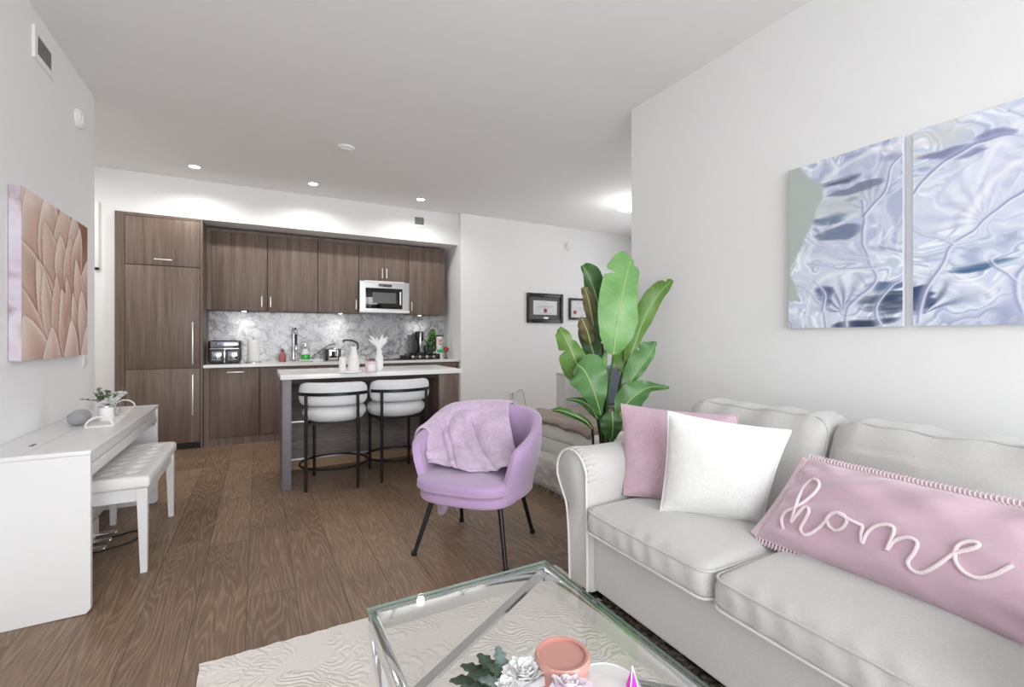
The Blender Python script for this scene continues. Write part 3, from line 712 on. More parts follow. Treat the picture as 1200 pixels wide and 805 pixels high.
t = thing('white_canister', 'small white canister with a clear dome lid on the marble tray', 'canister', (tc[0] - .062, tc[1] + .005, IT + .022))
obj('body', lathe([(.026, 0), (.028, .004), (.028, .105), (.022, .11), (0, .11)], 28), M['white_plastic'], t)
obj('dome_lid', lathe([(.024, .11), (.034, .125), (.036, .15), (.03, .18), (0, .195)], 24), M['glass'], t)
p = icp(434.5, 437.5)
t = thing('pink_candle_jar', 'pale pink candle jar with a white label standing on the island', 'candle', (p[0] + .015, p[1] + .065, IT))
obj('jar', lathe([(.043, 0), (.047, .005), (.047, .098), (.042, .10), (.042, .09), (0, .088)], 32), plain('pale_pink_glaze', (236, 210, 226), .2), t)
obj('jar_rim', lathe([(.044, .098), (.048, .10), (.044, .104), (.041, .10)], 32), plain('rose_gold_rim', (200, 150, 150), .3, .6), t)
obj('jar_label', prism([(.0475 * math.cos(a), .0475 * math.sin(a)) for a in [R(-130 + 8 * k) for k in range(11)]] + [(.046 * math.cos(a), .046 * math.sin(a)) for a in [R(-50 - 8 * k) for k in range(11)]], .02, .075, 'Z'), M['white_plastic'], t)
p = icp(443, 433.5)
t = thing('white_vase', 'white narrow-necked vase holding white feathery stems on the island', 'vase', (p[0] + .03, p[1] + .09, IT))
obj('vase_body', lathe([(.034, 0), (.036, .005), (.036, .12), (.03, .128), (.024, .135), (.026, .175), (.023, .175), (.021, .14), (0, .135)], 32), M['white_plastic'], t)
random.seed(8); wf = plain('white_feather_leaf', (240, 240, 240), .8)
for k in range(15):
    a = random.uniform(0, 6.28); sp = random.uniform(.25, .95); L = random.uniform(.10, .17)
    dx, dy = math.cos(a) * sp, math.sin(a) * sp
    P0 = Vector((0, 0, .15)); tip = P0 + Vector((dx * .12, dy * .08, L)); bend = Vector((dx * .02, dy * .015, L * .55))
    pts = smooth_path([P0, P0 + bend, tip], 5); w_ = [.003 + .011 * math.sin(PI * (i / (len(pts) - 1)) ** .8) + .001 for i in range(len(pts))]
    bm = tube(pts, w_, 6)
    obj('feather_stem', bm, wf, t)

# ------------------------------------------------------------------ bar stools
def make_stool():
    t = thing('bar_stool', 'white boucle bar stool', 'bar stool', (0, 0, 0))
    # seat: flattened round cushion, centre (0, .24)
    obj('seat', lathe([(0, .53), (.20, .53), (.245, .545), (.272, .58), (.275, .605), (.262, .635), (.225, .655), (.10, .664), (0, .665)], 44, (0, .24, 0), .93, .92), M['boucle'], t)
    # backrest: bolster bent round the rear of the seat
    bm = bmesh.new(); rings = []
    N = 30
    for i in range(N + 1):
        u = -1 + 2 * i / N; a = u * R(66); rr = .262
        cx, cy = math.sin(a) * rr * 1.05, .24 - math.cos(a) * rr * .92
        nx, ny = math.sin(a), -math.cos(a)
        e = max(0.0, 1 - abs(u) ** 9) ** .5 if abs(u) < 1 else 0
        ring = []
        for k in range(16):
            b = 2 * PI * k / 16; cb, sb = math.cos(b), math.sin(b)
            q = abs(cb) ** .7 * (1 if cb > 0 else -1) * .04 * max(e, .25); z = .762 + abs(sb) ** .6 * (1 if sb > 0 else -1) * .094 * (e * .9 + .1 if abs(u) < 1 else .25)
            ring.append(bm.verts.new((cx + nx * q, cy + ny * q, z)))
        rings.append(ring)
    for A, B in zip(rings, rings[1:]):
        for k in range(16): bm.faces.new([A[k], A[(k + 1) % 16], B[(k + 1) % 16], B[k]])
    bm.faces.new(rings[0]); bm.faces.new(rings[-1][::-1])
    obj('backrest', bm, M['boucle'], t, angle=180)
    arc = [(math.sin(R(x)) * .262 * 1.05 * 1.17, .24 - math.cos(R(x)) * .262 * .92 * 1.19, .765) for x in range(-55, 56, 5)]
    bmr = bmesh.new()
    rg = []
    for p_ in arc:
        v = Vector((p_[0], p_[1] - .24, 0)).normalized()
        rg.append([bmr.verts.new(Vector(p_) + v * a_ + Vector((0, 0, b_))) for a_, b_ in ((-.004, -.013), (.004, -.013), (.004, .013), (-.004, .013))])
    for A, B in zip(rg, rg[1:]):
        for k in range(4): bmr.faces.new([A[k], A[(k + 1) % 4], B[(k + 1) % 4], B[k]])
    bmr.faces.new(rg[0]); bmr.faces.new(rg[-1][::-1])
    obj('back_rail', bmr, M['black'], t)
    for s in (-1, 1):
        obj('leg', tube([(s * .195, -.012, 0), (s * .195, -.012, .76)], .0125, 14), M['black'], t)
        obj('leg', tube([(s * .185, .44, 0), (s * .185, .44, .55)], .0125, 14), M['black'], t)
    obj('under_frame', boxes(((-.20, -.02, .515), (-.175, .45, .53)), ((.175, -.02, .515), (.20, .45, .53)), ((-.18, .05, .515), (.18, .08, .53)), ((-.18, .38, .515), (.18, .41, .53))), M['black'], t, smooth=False)
    obj('foot_ring', tube([(math.cos(a) * .272, .214 + math.sin(a) * .262, .172) for a in [2 * PI * k / 48 for k in range(48)]], .009, 8, True), M['black'], t)
    return t
s1 = make_stool(); s1.location = (.525, 3.98, 0); s1.rotation_euler.z = R(-12)
s1['label'] = 'white boucle bar stool with black frame, next to the grey island post'; s1['group'] = 'bar stools at the island'
s2 = copy_tree(s1); s2.location = (1.108, 3.985, 0); s2.rotation_euler.z = R(2)
s2['label'] = 'white boucle bar stool with black frame, partly hidden by the lilac armchair'

# ------------------------------------------------------------------ digital piano on the left wall
PX0, PX1, PY0, PY1, PT = -1.043, -.65, 2.70, 4.29, .722
t = thing('digital_piano', 'white slim digital piano against the wall, lid closed', 'piano', (-.85, 3.5, 0))
sp_poly = [(PX0, 0.0), (PX1 - .016, 0.004), (PX1, .02), (PX1, PT - .022), (PX0, PT - .022)]
for y0 in (PY0, PY1 - .028):
    obj('side_panel', prism(sp_poly, y0, y0 + .028, 'Y'), M['white_gloss'], t, w=True, smooth=False)
obj('lid', box((PX0, PY0 - .003, PT - .022), (PX1 + .003, PY1 + .003, PT), .005, 3), M['white_gloss'], t, w=True)
obj('lid_seam', box((PX0 + .168, PY0 + .002, PT), (PX0 + .170, PY1 - .002, PT + .0006)), M['metal'], t, w=True, smooth=False)
obj('logo_plate', box((-.92, 2.92, PT), (-.905, 2.975, PT + .001)), M['black_plastic'], t, w=True, smooth=False)
obj('case', box((PX0, PY0 + .028, .598), (PX1 - .02, PY1 - .028, PT - .022)), M['white_gloss'], t, w=True, smooth=False)
obj('key_cover', box((PX1 - .02, PY0 + .028, .655), (PX1 - .008, PY1 - .028, PT - .024), .003), M['white_gloss'], t, w=True)
obj('key_slip', box((PX1 - .02, PY0 + .028, .600), (PX1 - .003, PY1 - .028, .650), .003), M['white_gloss'], t, w=True)
obj('headphone_socket', box((PX1 - .05, PY1 - .10, .586), (PX1 - .01, PY1 - .05, .599), .002), M['black_plastic'], t, w=True)
obj('back_board', box((PX0 + .01, PY0 + .028, .22), (PX0 + .025, PY1 - .028, .598)), M['white_gloss'], t, w=True, smooth=False)
obj('pedal_beam', boxes(((PX0 + .10, PY0 + .028, .07), (PX0 + .14, PY1 - .028, .20)), ((PX0 + .14, PY0 + .028, .16), (PX0 + .18, PY1 - .028, .20)), ((PX0 + .13, 3.28, .05), (PX0 + .21, 3.62, .15))), M['white_gloss'], t, w=True, smooth=False)
for k, yy in enumerate((3.33, 3.45, 3.57)):
    obj('pedal', rbox((-.86, yy - .019, .052), (-.735, yy + .019, .070), .008, (4, 1, 1)), M['chrome'], t, w=True)
for y_ in (PY0,): 
    b_ = lathe([(.006, 0), (.006, .003), (0, .004)], 14)
    b_.transform(Matrix.Translation((-.955, y_, .07)) @ Matrix.Rotation(R(90), 4, 'X'))
    obj('screw_cap', b_, M['metal'], t, w=True)
o = obj('pedal_cable', tube(smooth_path([(-.84, 3.62, .01), (-.76, 3.66, .006), (-.68, 3.70, .006), (-.63, 3.64, .006), (-.66, 3.52, .006), (-.74, 3.47, .006), (-.86, 3.42, .006)]), .005, 7), M['black_plastic'])
tag(o, 'thin black cable looped on the floor between piano and bench', 'cable')
# bench
t = thing('piano_bench', 'white piano bench with a buttoned white leather seat', 'piano bench', (-.68, 3.48, 0))
BX0, BX1, BY0, BY1 = -.845, -.505, 3.03, 3.935
for x in (BX0 + .022, BX1 - .022):
    for y in (BY0 + .022, BY1 - .022):
        dx = .006 if x > -.68 else -.006
        bm = bmesh.new(); A = [bm.verts.new((x + a * .014 + dx, y + b * .014, 0)) for a, b in ((-1, -1), (1, -1), (1, 1), (-1, 1))]; B = [bm.verts.new((x + a * .023, y + b * .023, .44)) for a, b in ((-1, -1), (1, -1), (1, 1), (-1, 1))]
        bm.faces.new(A[::-1]); bm.faces.new(B)
        for k in range(4): bm.faces.new([A[k], A[(k + 1) % 4], B[(k + 1) % 4], B[k]])
        obj('leg', bm, M['white_gloss'], t, w=True, smooth=False)
obj('apron', boxes(((BX0 + .012, BY0 + .044, .375), (BX0 + .032, BY1 - .044, .44)), ((BX1 - .032, BY0 + .044, .375), (BX1 - .012, BY1 - .044, .44)), ((BX0 + .044, BY0 + .012, .375), (BX1 - .044, BY0 + .032, .44)), ((BX0 + .044, BY1 - .032, .375), (BX1 - .044, BY1 - .012, .44))), M['white_gloss'], t, w=True, smooth=False)
btn = [(BX0 + .075 + .095 * i, BY0 + .10 + .118 * j) for i in range(3) for j in range(7)]
def tuft(p, q):
    if q.z > .6:
        dd = sum(math.exp(-((p.x - a) ** 2 + (p.y - b) ** 2) / .00045) for a, b in btn)
        g = 0
        for a, b in btn: g = max(g, math.exp(-(min(abs((p.x - a) - (p.y - b)), abs((p.x - a) + (p.y - b))) ** 2) / .00004) * math.exp(-((p.x - a) ** 2 + (p.y - b) ** 2) / .004))
        p.z += .010 * max(0, (1 - q.x ** 2)) ** .5 - .018 * min(1, dd) - .007 * g
    return p
obj('seat_pad', rbox((BX0 - .012, BY0 - .012, .44), (BX1 + .012, BY1 + .012, .498), .018, (40, 90, 2), tuft), M['white_leather'], t, w=True, angle=180)
for a, b in btn:
    obj('seat_button', lathe([(.010, .481), (.009, .488), (0, .490)], 10, (a, b, 0)), M['white_leather'], t, w=True)
# on the piano
t = thing('smart_speaker', 'grey fabric pebble-shaped speaker on the piano lid by the wall', 'speaker', (*at(93, 497, Z=PT).xy, PT))
obj('shell', rbox((-.045, -.075, 0), (.045, .075, .082), .040, (2, 5, 2)), fabric('grey_mesh_fabric', (158, 158, 162), 400, .3), t, angle=180)
obj('foot_pad', lathe([(.03, 0), (.032, .004), (0, .004)], 20), M['white_plastic'], t)
pn, pf = at(116, 501, Z=PT), at(146, 478, Z=PT)
mid = (pn + pf) / 2; ang = math.atan2(pf.y - pn.y, pf.x - pn.x) - PI / 2; Lt = (pf - pn).length
t = thing('wooden_tray', 'white whitewashed oblong tray with arched end handles on the piano', 'tray', (mid.x, mid.y, PT), ang)
ww = plain('whitewashed_wood', (226, 224, 220), .6, vary=.05)
obj('tray_board', box((-.062, -Lt / 2, 0), (.062, Lt / 2, .012), .003), ww, t)
for s in (-1, 1):
    obj('handle', tube([(-.058 * math.cos(PI * k / 16), s * (Lt / 2 - .006), .006 + .052 * math.sin(PI * k / 16)) for k in range(17)], .0055, 8), ww, t)
pc = mid + (pn - mid) * .52
t = thing('marble_pot', 'white marbled pot holding a white rose arrangement on the tray', 'flower pot', (pc.x, pc.y, PT + .012))
obj('pot', lathe([(.034, 0), (.036, .004), (.036, .082), (.032, .086), (.032, .075), (0, .072)], 28), M['quartz'], t)
obj('pot_band', lathe([(.0362, .076), (.0375, .08), (.0362, .085)], 28), M['metal'], t)
random.seed(3)
g1, g2 = plain('eucalyptus_green', (112, 132, 98), .6, vary=.25), plain('dark_green', (78, 100, 66), .6, vary=.2)
def leafy(name, parent, spine, n, size, mat, stem=.0015):
    bm = bmesh.new(); pts = smooth_path(spine, 6); add_tube(bm, pts, stem, 5)
    for k in range(n):
        p_ = pts[int(len(pts) * (.3 + .68 * k / n))]; a = random.uniform(0, 6.28); e = random.uniform(-.2, .9)
        d_ = Vector((math.cos(a) * math.cos(e), math.sin(a) * math.cos(e), math.sin(e))); sd = d_.cross(Vector((0, 0, 1))).normalized() * size * .42; up = Vector((0, 0, size * .12))
        L0, L1, L2 = p_, p_ + d_ * size * .5, p_ + d_ * size
        vs = [bm.verts.new(x) for x in (L0, L1 + sd + up, L2, L1 - sd + up, L1)]
        bm.faces.new([vs[0], vs[1], vs[4]]); bm.faces.new([vs[1], vs[2], vs[4]]); bm.faces.new([vs[2], vs[3], vs[4]]); bm.faces.new([vs[3], vs[0], vs[4]])
    return obj(name, bm, mat, parent)
for k in range(13):
    a = random.uniform(0, 6.28); r_ = random.uniform(.015, .055)
    leafy('green_sprig', t, [(0, 0, .07), (math.cos(a) * r_ * .5, math.sin(a) * r_ * .5, .11), (math.cos(a) * r_, math.sin(a) * r_ - .0, .14 + random.random() * .055)], 16, .022, g1)
leafy('long_sprig', t, [(0, 0, .08), (-.04, .02, .11), (-.13, .045, .125)], 10, .02, g2, .002)
leafy('long_sprig', t, [(0, 0, .08), (-.03, .02, .12), (-.07, .05, .16)], 5, .02, g2, .002)
def rose(parent, c, r, mat, name='rose', n=26, seed=1, tilt=(0, 0), open_=1.0):
    """flower head of separate curved petals in spiralling whorls"""
    rng = random.Random(seed); bm = bmesh.new()
    for k in range(n):
        f = k / n; a = k * 2.4; tiltp = R(12 + 62 * f * open_); L = r * (.55 + .5 * f); w_ = r * (.34 + .3 * f)
        base = Vector((0, 0, -.25 * r)) + Vector((math.cos(a), math.sin(a), 0)) * r * .18 * f
        out = Vector((math.cos(a), math.sin(a), 0)); sd = Vector((-math.sin(a), math.cos(a), 0))
        nu, nv = 5, 5; g = []
        for i in range(nu):
            s_ = i / (nu - 1)
            for j in range(nv):
                q = -1 + 2 * j / (nv - 1)
                wid = w_ * math.sin(PI * (.15 + .78 * s_)) ** .8
                th = tiltp * (.5 + .6 * s_)
                p_ = base + out * (math.sin(th) * L * s_) + Vector((0, 0, math.cos(th) * L * s_ + r * .2 * s_)) + sd * wid * q - out * (.35 * w_ * q * q * (1 - .3 * s_)) * (1 if f < .9 else .5)
                p_ += Vector((rng.uniform(-1, 1), rng.uniform(-1, 1), rng.uniform(-1, 1))) * r * .03
                g.append(bm.verts.new(p_))
        for fc in grid_faces(nu, nv): bm.faces.new([g[x] for x in fc])
    bm.transform(Matrix.Translation(c) @ Matrix.Rotation(tilt[0], 4, 'X') @ Matrix.Rotation(tilt[1], 4, 'Y'))
    return obj(name, bm, mat, parent, angle=180)
petal_w = plain('white_petal', (240, 240, 240), .7, vary=.02)
petal_p = plain('blush_petal', (248, 238, 247), .7, vary=.06)
rose(t, (.030, -.026, .112), .040, petal_w, seed=2, tilt=(R(25), 0)); rose(t, (-.004, -.034, .100), .026, petal_w, seed=5, tilt=(R(30), 0))
for k, (f, lab) in enumerate(((.05, 'clear bud glass with a white bloom on the tray, nearer the pot'), (-.35, 'clear bud glass with a white bloom on the tray, at its far handle'))):
    pg = mid + (pn - mid) * f
    t = thing('bud_vase', lab, 'vase', (pg.x + .012, pg.y, PT + .012), group='bud glasses on the piano tray')
    obj('glass', lathe([(.018, 0), (.022, .004), (.022, .05), (.014, .07), (.016, .082)], 20), M['glass'], t)
    obj('stem', tube([(0, 0, .006), (.002, 0, .10)], .0018, 6), g2, t)
    rose(t, (.004, -.008, .108), .038, petal_w, seed=11 + k, tilt=(R(20), 0))
    leafy('green_sprig', t, [(0, 0, .09), (.008, .006, .13), (.012, .008, .15)], 4, .016, plain('lime_green', (150, 180, 70), .6), .001)

# ------------------------------------------------------------------ paintings
def canvas(name, label, org, ud, nd, w_, h_, th, rgbf, nu, nv, side, side_uv=None):
    """stretched canvas: org = lower corner on the wall, ud = direction of its width, nd = outward"""
    org, ud, nd = Vector(org), Vector(ud), Vector(nd); up = Vector((0, 0, 1))
    t = thing(name, label, 'painting', org)
    U, V = np.meshgrid(np.linspace(0, 1, nu), np.linspace(0, 1, nv), indexing='ij')
    col = np.clip(rgbf(U, V), 0, 1)
    bm = bmesh.new(); P_ = [[None] * nv for _ in range(nu)]
    for i in range(nu):
        for j in range(nv): P_[i][j] = bm.verts.new(ud * (w_ * U[i, j]) + up * (h_ * V[i, j]) + nd * th)
    for i in range(nu - 1):
        for j in range(nv - 1): bm.faces.new([P_[i][j], P_[i + 1][j], P_[i + 1][j + 1], P_[i][j + 1]])
    me = bpy.data.meshes.new('painted_face'); bm.to_mesh(me); bm.free()
    ca = me.color_attributes.new('paint', 'FLOAT_COLOR', 'POINT')
    srgb = col.reshape(-1, 3); l_ = np.where(srgb <= .04045, srgb / 12.92, ((srgb + .055) / 1.055) ** 2.4)
    ca.data.foreach_set('color', np.concatenate([l_, np.ones((len(l_), 1))], 1).ravel())
    m = NT(name + '_paint'); at_ = m.n('ShaderNodeAttribute'); at_.attribute_name = 'paint'; m.col(at_.outputs['Color']); m.set(Roughness=.3)
    m.b.inputs['Specular IOR Level'].default_value = .3
    me.materials.append(m.m); o = bpy.data.objects.new('painted_face', me); C.objects.link(o); o.parent = t
    if me.polygons[0].normal.dot(nd) < 0: me.flip_normals()
    # stretcher box behind the face
    a, b = Vector((0, 0, 0)), ud * w_ + up * h_ + nd * (th - .0008)
    lo = [min(a[i], b[i]) for i in range(3)]; hi = [max(a[i], b[i]) for i in range(3)]
    obj('stretcher', box(lo, hi, .0), side, t, smooth=False)
    return t
def stroke(col, U, V, pts, w0, w1, rgb, k=.9, asp=1.0, soft=1.0):
    """soft painted line along pts"""
    P_ = smooth_path([(a, b, 0) for a, b in pts], 8); N = len(P_) - 1
    best = np.full(U.shape, 9.0); wid = np.zeros(U.shape)
    for i in range(N):
        ax, ay = P_[i].x * asp, P_[i].y; bx, by = P_[i + 1].x * asp, P_[i + 1].y
        dx, dy = bx - ax, by - ay; L2 = dx * dx + dy * dy + 1e-12
        tt = np.clip(((U * asp - ax) * dx + (V - ay) * dy) / L2, 0, 1)
        d = np.hypot(U * asp - ax - tt * dx, V - ay - tt * dy); w_ = w0 + (w1 - w0) * (i + tt) / N
        r = d / np.maximum(w_, 1e-4); m = r < best; best = np.where(m, r, best)
    a = np.exp(-best ** 2 * soft) * k
    return col + (np.array(rgb) / 255 - col) * a[..., None]
def petals_art(U, V):
    asp = 1.17
    n = np_fbm(U * 5, V * 4, 3); c = np.zeros(U.shape + (3,)) + np.array([188, 150, 132]) / 255
    c *= (.8 + .4 * n)[..., None]
    c[..., 0] *= 1
    dark = np.exp(-(((U - .95) / .2) ** 2 + ((V - .93) / .18) ** 2)); c = c + (np.array([150, 98, 78]) / 255 - c) * np.clip(dark, 0, 1)[..., None]
    # (base u, v) (tip u, v) half width, light, shadow colour: painter's order, back to front
    P_ = [((.30, .20), (-.05, 1.1), .22, 0), ((.35, .3), (.12, 1.12), .2, 1), ((.45, .35), (.33, 1.12), .16, 0), ((.6, .4), (.55, 1.08), .16, 1), ((.75, .5), (.72, 1.05), .12, 0),
          ((.5, .2), (.28, .88), .13, 1), ((.3, .1), (-.08, .72), .17, 0), ((.62, .3), (.52, .84), .12, 0), ((.72, .3), (.66, .86), .10, 1), ((.8, .45), (.82, .96), .09, 0),
          ((.9, .2), (.97, .74), .12, 1), ((.42, .0), (.18, .62), .12, 0), ((.85, .1), (.80, .72), .09, 0), ((.2, -.2), (-.05, .46), .17, 1), ((.50, -.05), (.26, .56), .09, 0),
          ((.54, .0), (.42, .55), .075, 1), ((.66, .0), (.50, .46), .085, 0), ((.62, .2), (.60, .56), .05, 1), ((.72, .05), (.74, .46), .06, 0), ((.95, -.1), (.90, .50), .10, 0),
          ((.28, -.3), (.02, .26), .2, 0), ((.46, -.3), (.36, .20), .13, 1), ((.75, -.3), (.66, .26), .12, 0), ((1.0, -.3), (.97, .22), .13, 1)]
    for i, (b, tp, w_, k) in enumerate(P_):
        bx, by, tx, ty = b[0] * asp, b[1], tp[0] * asp, tp[1]
        ax = np.array([tx - bx, ty - by]); L = np.hypot(*ax); ax /= L
        w_ = w_ * 1.3; X = U * asp - bx; Y = V - by; s_ = (X * ax[0] + Y * ax[1]) / L; q = (-X * ax[1] + Y * ax[0])
        q = q + .03 * np.sin(s_ * 5 + i) 
        wid = w_ * np.clip(np.sin(PI * np.clip(.12 + .88 * s_, 0, 1)), 0, 1) ** .75
        r = q / np.maximum(wid, 1e-4); ins = (s_ > 0) & (s_ < 1) & (np.abs(r) < 1)
        # shadow just outside the petal
        dd_ = (np.abs(q) - wid); sh = np.clip(1 - np.maximum(dd_, 0) / .045, 0, 1) * np.clip((s_ - .05) * 6, 0, 1) * np.clip((1.04 - s_) * 20, 0, 1)
        c = np.where(ins[..., None], c, c * (1 - np.array([.15, .20, .22]) * (sh ** 2)[..., None]))
        f = .5 + .5 * np.sin(r * 6 + 9 * np.asarray(np_noise(q * 30 + i, s_ * 3, 5)))
        light = np.array([[244, 226, 213], [236, 212, 199]][k]) / 255; shd = np.array([[176, 130, 114], [190, 146, 130]][k]) / 255
        g = np.clip((s_ - .30) * 1.35 + .25 * (np.abs(r) ** 3) - .16 * f * (1 - s_) - .30 / (1 + np.exp((r + .1) * 7)) + .28, 0, 1)
        pc_ = shd + (light - shd) * g[..., None]
        edge = np.exp(-((np.abs(r) - .94) / .07) ** 2) * .5; pc_ = pc_ + (np.array([250, 238, 228]) / 255 - pc_) * edge[..., None]
        c = np.where(ins[..., None], pc_, c)
    return c
pink_side = NT('lilac_wrapped_edge'); pink_side.col(pink_side.ramp(pink_side.noise(pink_side.coord(), 6, 3, .5, 1.0), [(.3, lin((168, 148, 154))), (.5, lin((206, 196, 208))), (.7, lin((220, 214, 224)))])); pink_side.set(Roughness=.5)
canvas('flower_canvas', 'canvas print of pale peach petals on the wall above the piano', (XL + .002, 3.094, 1.105), (0, 1, 0), (1, 0, 0), .985, .843, .046, petals_art, 210, 190, pink_side.m)
def swirl_base(U, V, seed, asp):
    x, y = U * asp * 2.2, V * 2.2
    wx = np_fbm(x + 5, y, seed, 4) - .5; wy = np_fbm(x, y + 9, seed + 3, 4) - .5
    f = np_fbm(x + 3.2 * wx, y + 3.2 * wy, seed + 7, 5)
    r = 1 - np.abs(2 * np_fbm(x * 1.4 + 4 * wy, y * 1.4 + 4 * wx, seed + 9, 4) - 1)
    c = np.zeros(U.shape + (3,)) + np.array([218, 225, 236]) / 255
    c = c + (np.array([184, 188, 212]) / 255 - c) * (np.clip((f - .5) * 5, 0, 1) * .75)[..., None]
    c = c + (np.array([238, 242, 250]) / 255 - c) * (np.clip((.5 - f) * 5, 0, 1) * .8)[..., None]
    c = c + (np.array([250, 251, 255]) / 255 - c) * (np.clip((r - .93) * 14, 0, 1) * .7)[..., None]
    for fr_, am in ((60, .10), (95, .07)):
        st_ = np.sin((f + .6 * wx) * fr_) * am; c = c * (1 - np.clip(st_, 0, 1) * np.array([.9, .8, .35])) + np.clip(-st_, 0, 1)[..., None] * .6 if False else c - np.clip(st_, 0, 1)[..., None] * np.array([1.0, .85, .45]) + np.clip(-st_, 0, 1)[..., None] * .5
    fold = np.sin((f * 2 + wx) * 26); c = c + (np.array([140, 148, 182]) / 255 - c) * (np.clip(fold - .75, 0, 1) * 1.0 * np.clip((V - .1), 0.2, 1))[..., None]
    return c, f, wx, wy
def veins(c, U, V, lines, asp):
    for pts, w0, w1 in lines:
        off = [(a + .012, b - .004) for a, b in pts]
        c = stroke(c, U, V, pts, w0 * 2.6, w1 * 2.6, (206, 210, 232), .6, asp)
        c = stroke(c, U, V, pts, w0 * .8, w1 * .8, (120, 132, 176), .75, asp)
        c = stroke(c, U, V, off, w0 * .7, w1 * .7, (246, 248, 255), .8, asp)
    return c
def fan(c, U, V, ctr, r, a0, a1, asp, dark=(70, 84, 120), k=.8, n=7):
    """scalloped flower shape: darker streaks radiating from a stem end"""
    X = (U - ctr[0]) * asp; Y = V - ctr[1]; d = np.hypot(X, Y); a = np.degrees(np.arctan2(Y, X))
    m = 1 / (1 + np.exp(-(a - a0) / 6)) / (1 + np.exp((a - a1) / 6)) * np.clip(1 - (d / r) ** 4, 0, 1)
    st = (.5 + .5 * np.sin(np.radians(a) * n * 2 + 5 * np_fbm(U * 6, V * 6, 21, 3))) ** 1.5
    c = c + (np.array([226, 230, 244]) / 255 - c) * (m * .7)[..., None]
    c = c + (np.array(dark) / 255 - c) * (m * st * k * np.clip(1.1 - d / r, 0, 1))[..., None]
    rim = np.exp(-((d / r - .93) / .05) ** 2) / (1 + np.exp(-(a - a0) / 6)) / (1 + np.exp((a - a1) / 6))
    return c + (np.array([252, 252, 255]) / 255 - c) * (rim * .6)[..., None]
def blob(c, U, V, ctr, sx, sy, rgb, k=.9, seed=2, asp=1, amp=.5):
    n = np_fbm(U * asp * 6, V * 6, seed, 4) - .5
    n2 = np_fbm(U * asp * 3 + 7, V * 26, seed + 5, 3) - .5; d = ((U - ctr[0]) / sx) ** 2 + ((V - ctr[1] - .04 * n) / sy) ** 2 + n * amp * 3 + n2 * 4.5
    return c + (np.array(rgb) / 255 - c) * (np.clip(1.3 - d, 0, 1) ** .8 * k)[..., None]
def swirl_art_1(U, V):
    asp = .6; c, f, wx, wy = swirl_base(U, V, 31, asp); U0, V0 = U, V; U = U + .30 * wx; V = V + .16 * wy
    c = fan(c, U, V, (.74, .62), .36, 60, 215, asp, (120, 120, 165), .5, 9)
    c = fan(c, U, V, (.70, .34), .30, 80, 230, asp, (150, 158, 196), .5, 8)
    c = fan(c, U, V, (.58, .07), .24, 60, 200, asp, (80, 92, 136), .7, 7)
    c = blob(c, U, V, (.45, .72), .26, .07, (206, 214, 214), .7, 5, asp); c = blob(c, U, V, (.6, .76), .15, .05, (120, 124, 150), .8, 9, asp)
    c = blob(c, U, V, (.48, .84), .2, .025, (60, 66, 92), .8, 8, asp, .7); c = blob(c, U, V, (.42, .62), .14, .03, (92, 116, 140), .7, 3, asp, .6)
    c = blob(c, U, V, (.5, .54), .12, .03, (96, 112, 140), .7, 13, asp, .6); c = blob(c, U, V, (.85, .9), .12, .04, (148, 150, 184), .7, 14, asp, .6)
    c = blob(c, U, V, (.80, .05), .24, .10, (66, 78, 104), 1, 15, asp, .25); c = blob(c, U, V, (.90, .19), .17, .035, (80, 104, 138), .85, 16, asp, .6)
    c = blob(c, U, V, (.38, .16), .09, .05, (74, 84, 124), .8, 17, asp, .6)
    c = veins(c, U, V, [([(.62, .0), (.63, .08), (.78, .22), (.72, .36), (.66, .5), (.68, .6), (.66, .68)], .012, .008), ([(.4, .0), (.36, .1), (.2, .2), (.1, .22)], .01, .004), ([(.36, .08), (.38, .18), (.3, .25)], .008, .004),
        ([(.9, .0), (.86, .1), (.95, .2), (1.0, .22)], .008, .004), ([(.68, .6), (.82, .7), (.86, .84), (.96, .9)], .008, .005), ([(.72, .36), (.5, .42), (.3, .5), (.2, .58)], .007, .004), ([(.78, .3), (.5, .32), (.25, .36)], .006, .003)], asp)
    # sage green ground showing on the wall-corner side, wavy boundary
    U, V = U0, V0; b = .16 + .1 * np.sin(V * 9 + 1) + .22 * np_fbm(V * 7, V * 0 + .5, 40, 4) * np.clip(V * 1.3, .2, 1) - .05
    b = np.where(V < .34, b * .55, b); b = np.where(V < .17, -1, b); b = b * (1 - .8 * np.exp(-((V - .36) / .05) ** 2))
    m = 1 / (1 + np.exp((U - b) / .006)); g = np.array([186, 194, 190]) / 255 * (1 + .04 * (f - .5))[..., None]
    c = c + (g - c) * m[..., None]
    return c * .985
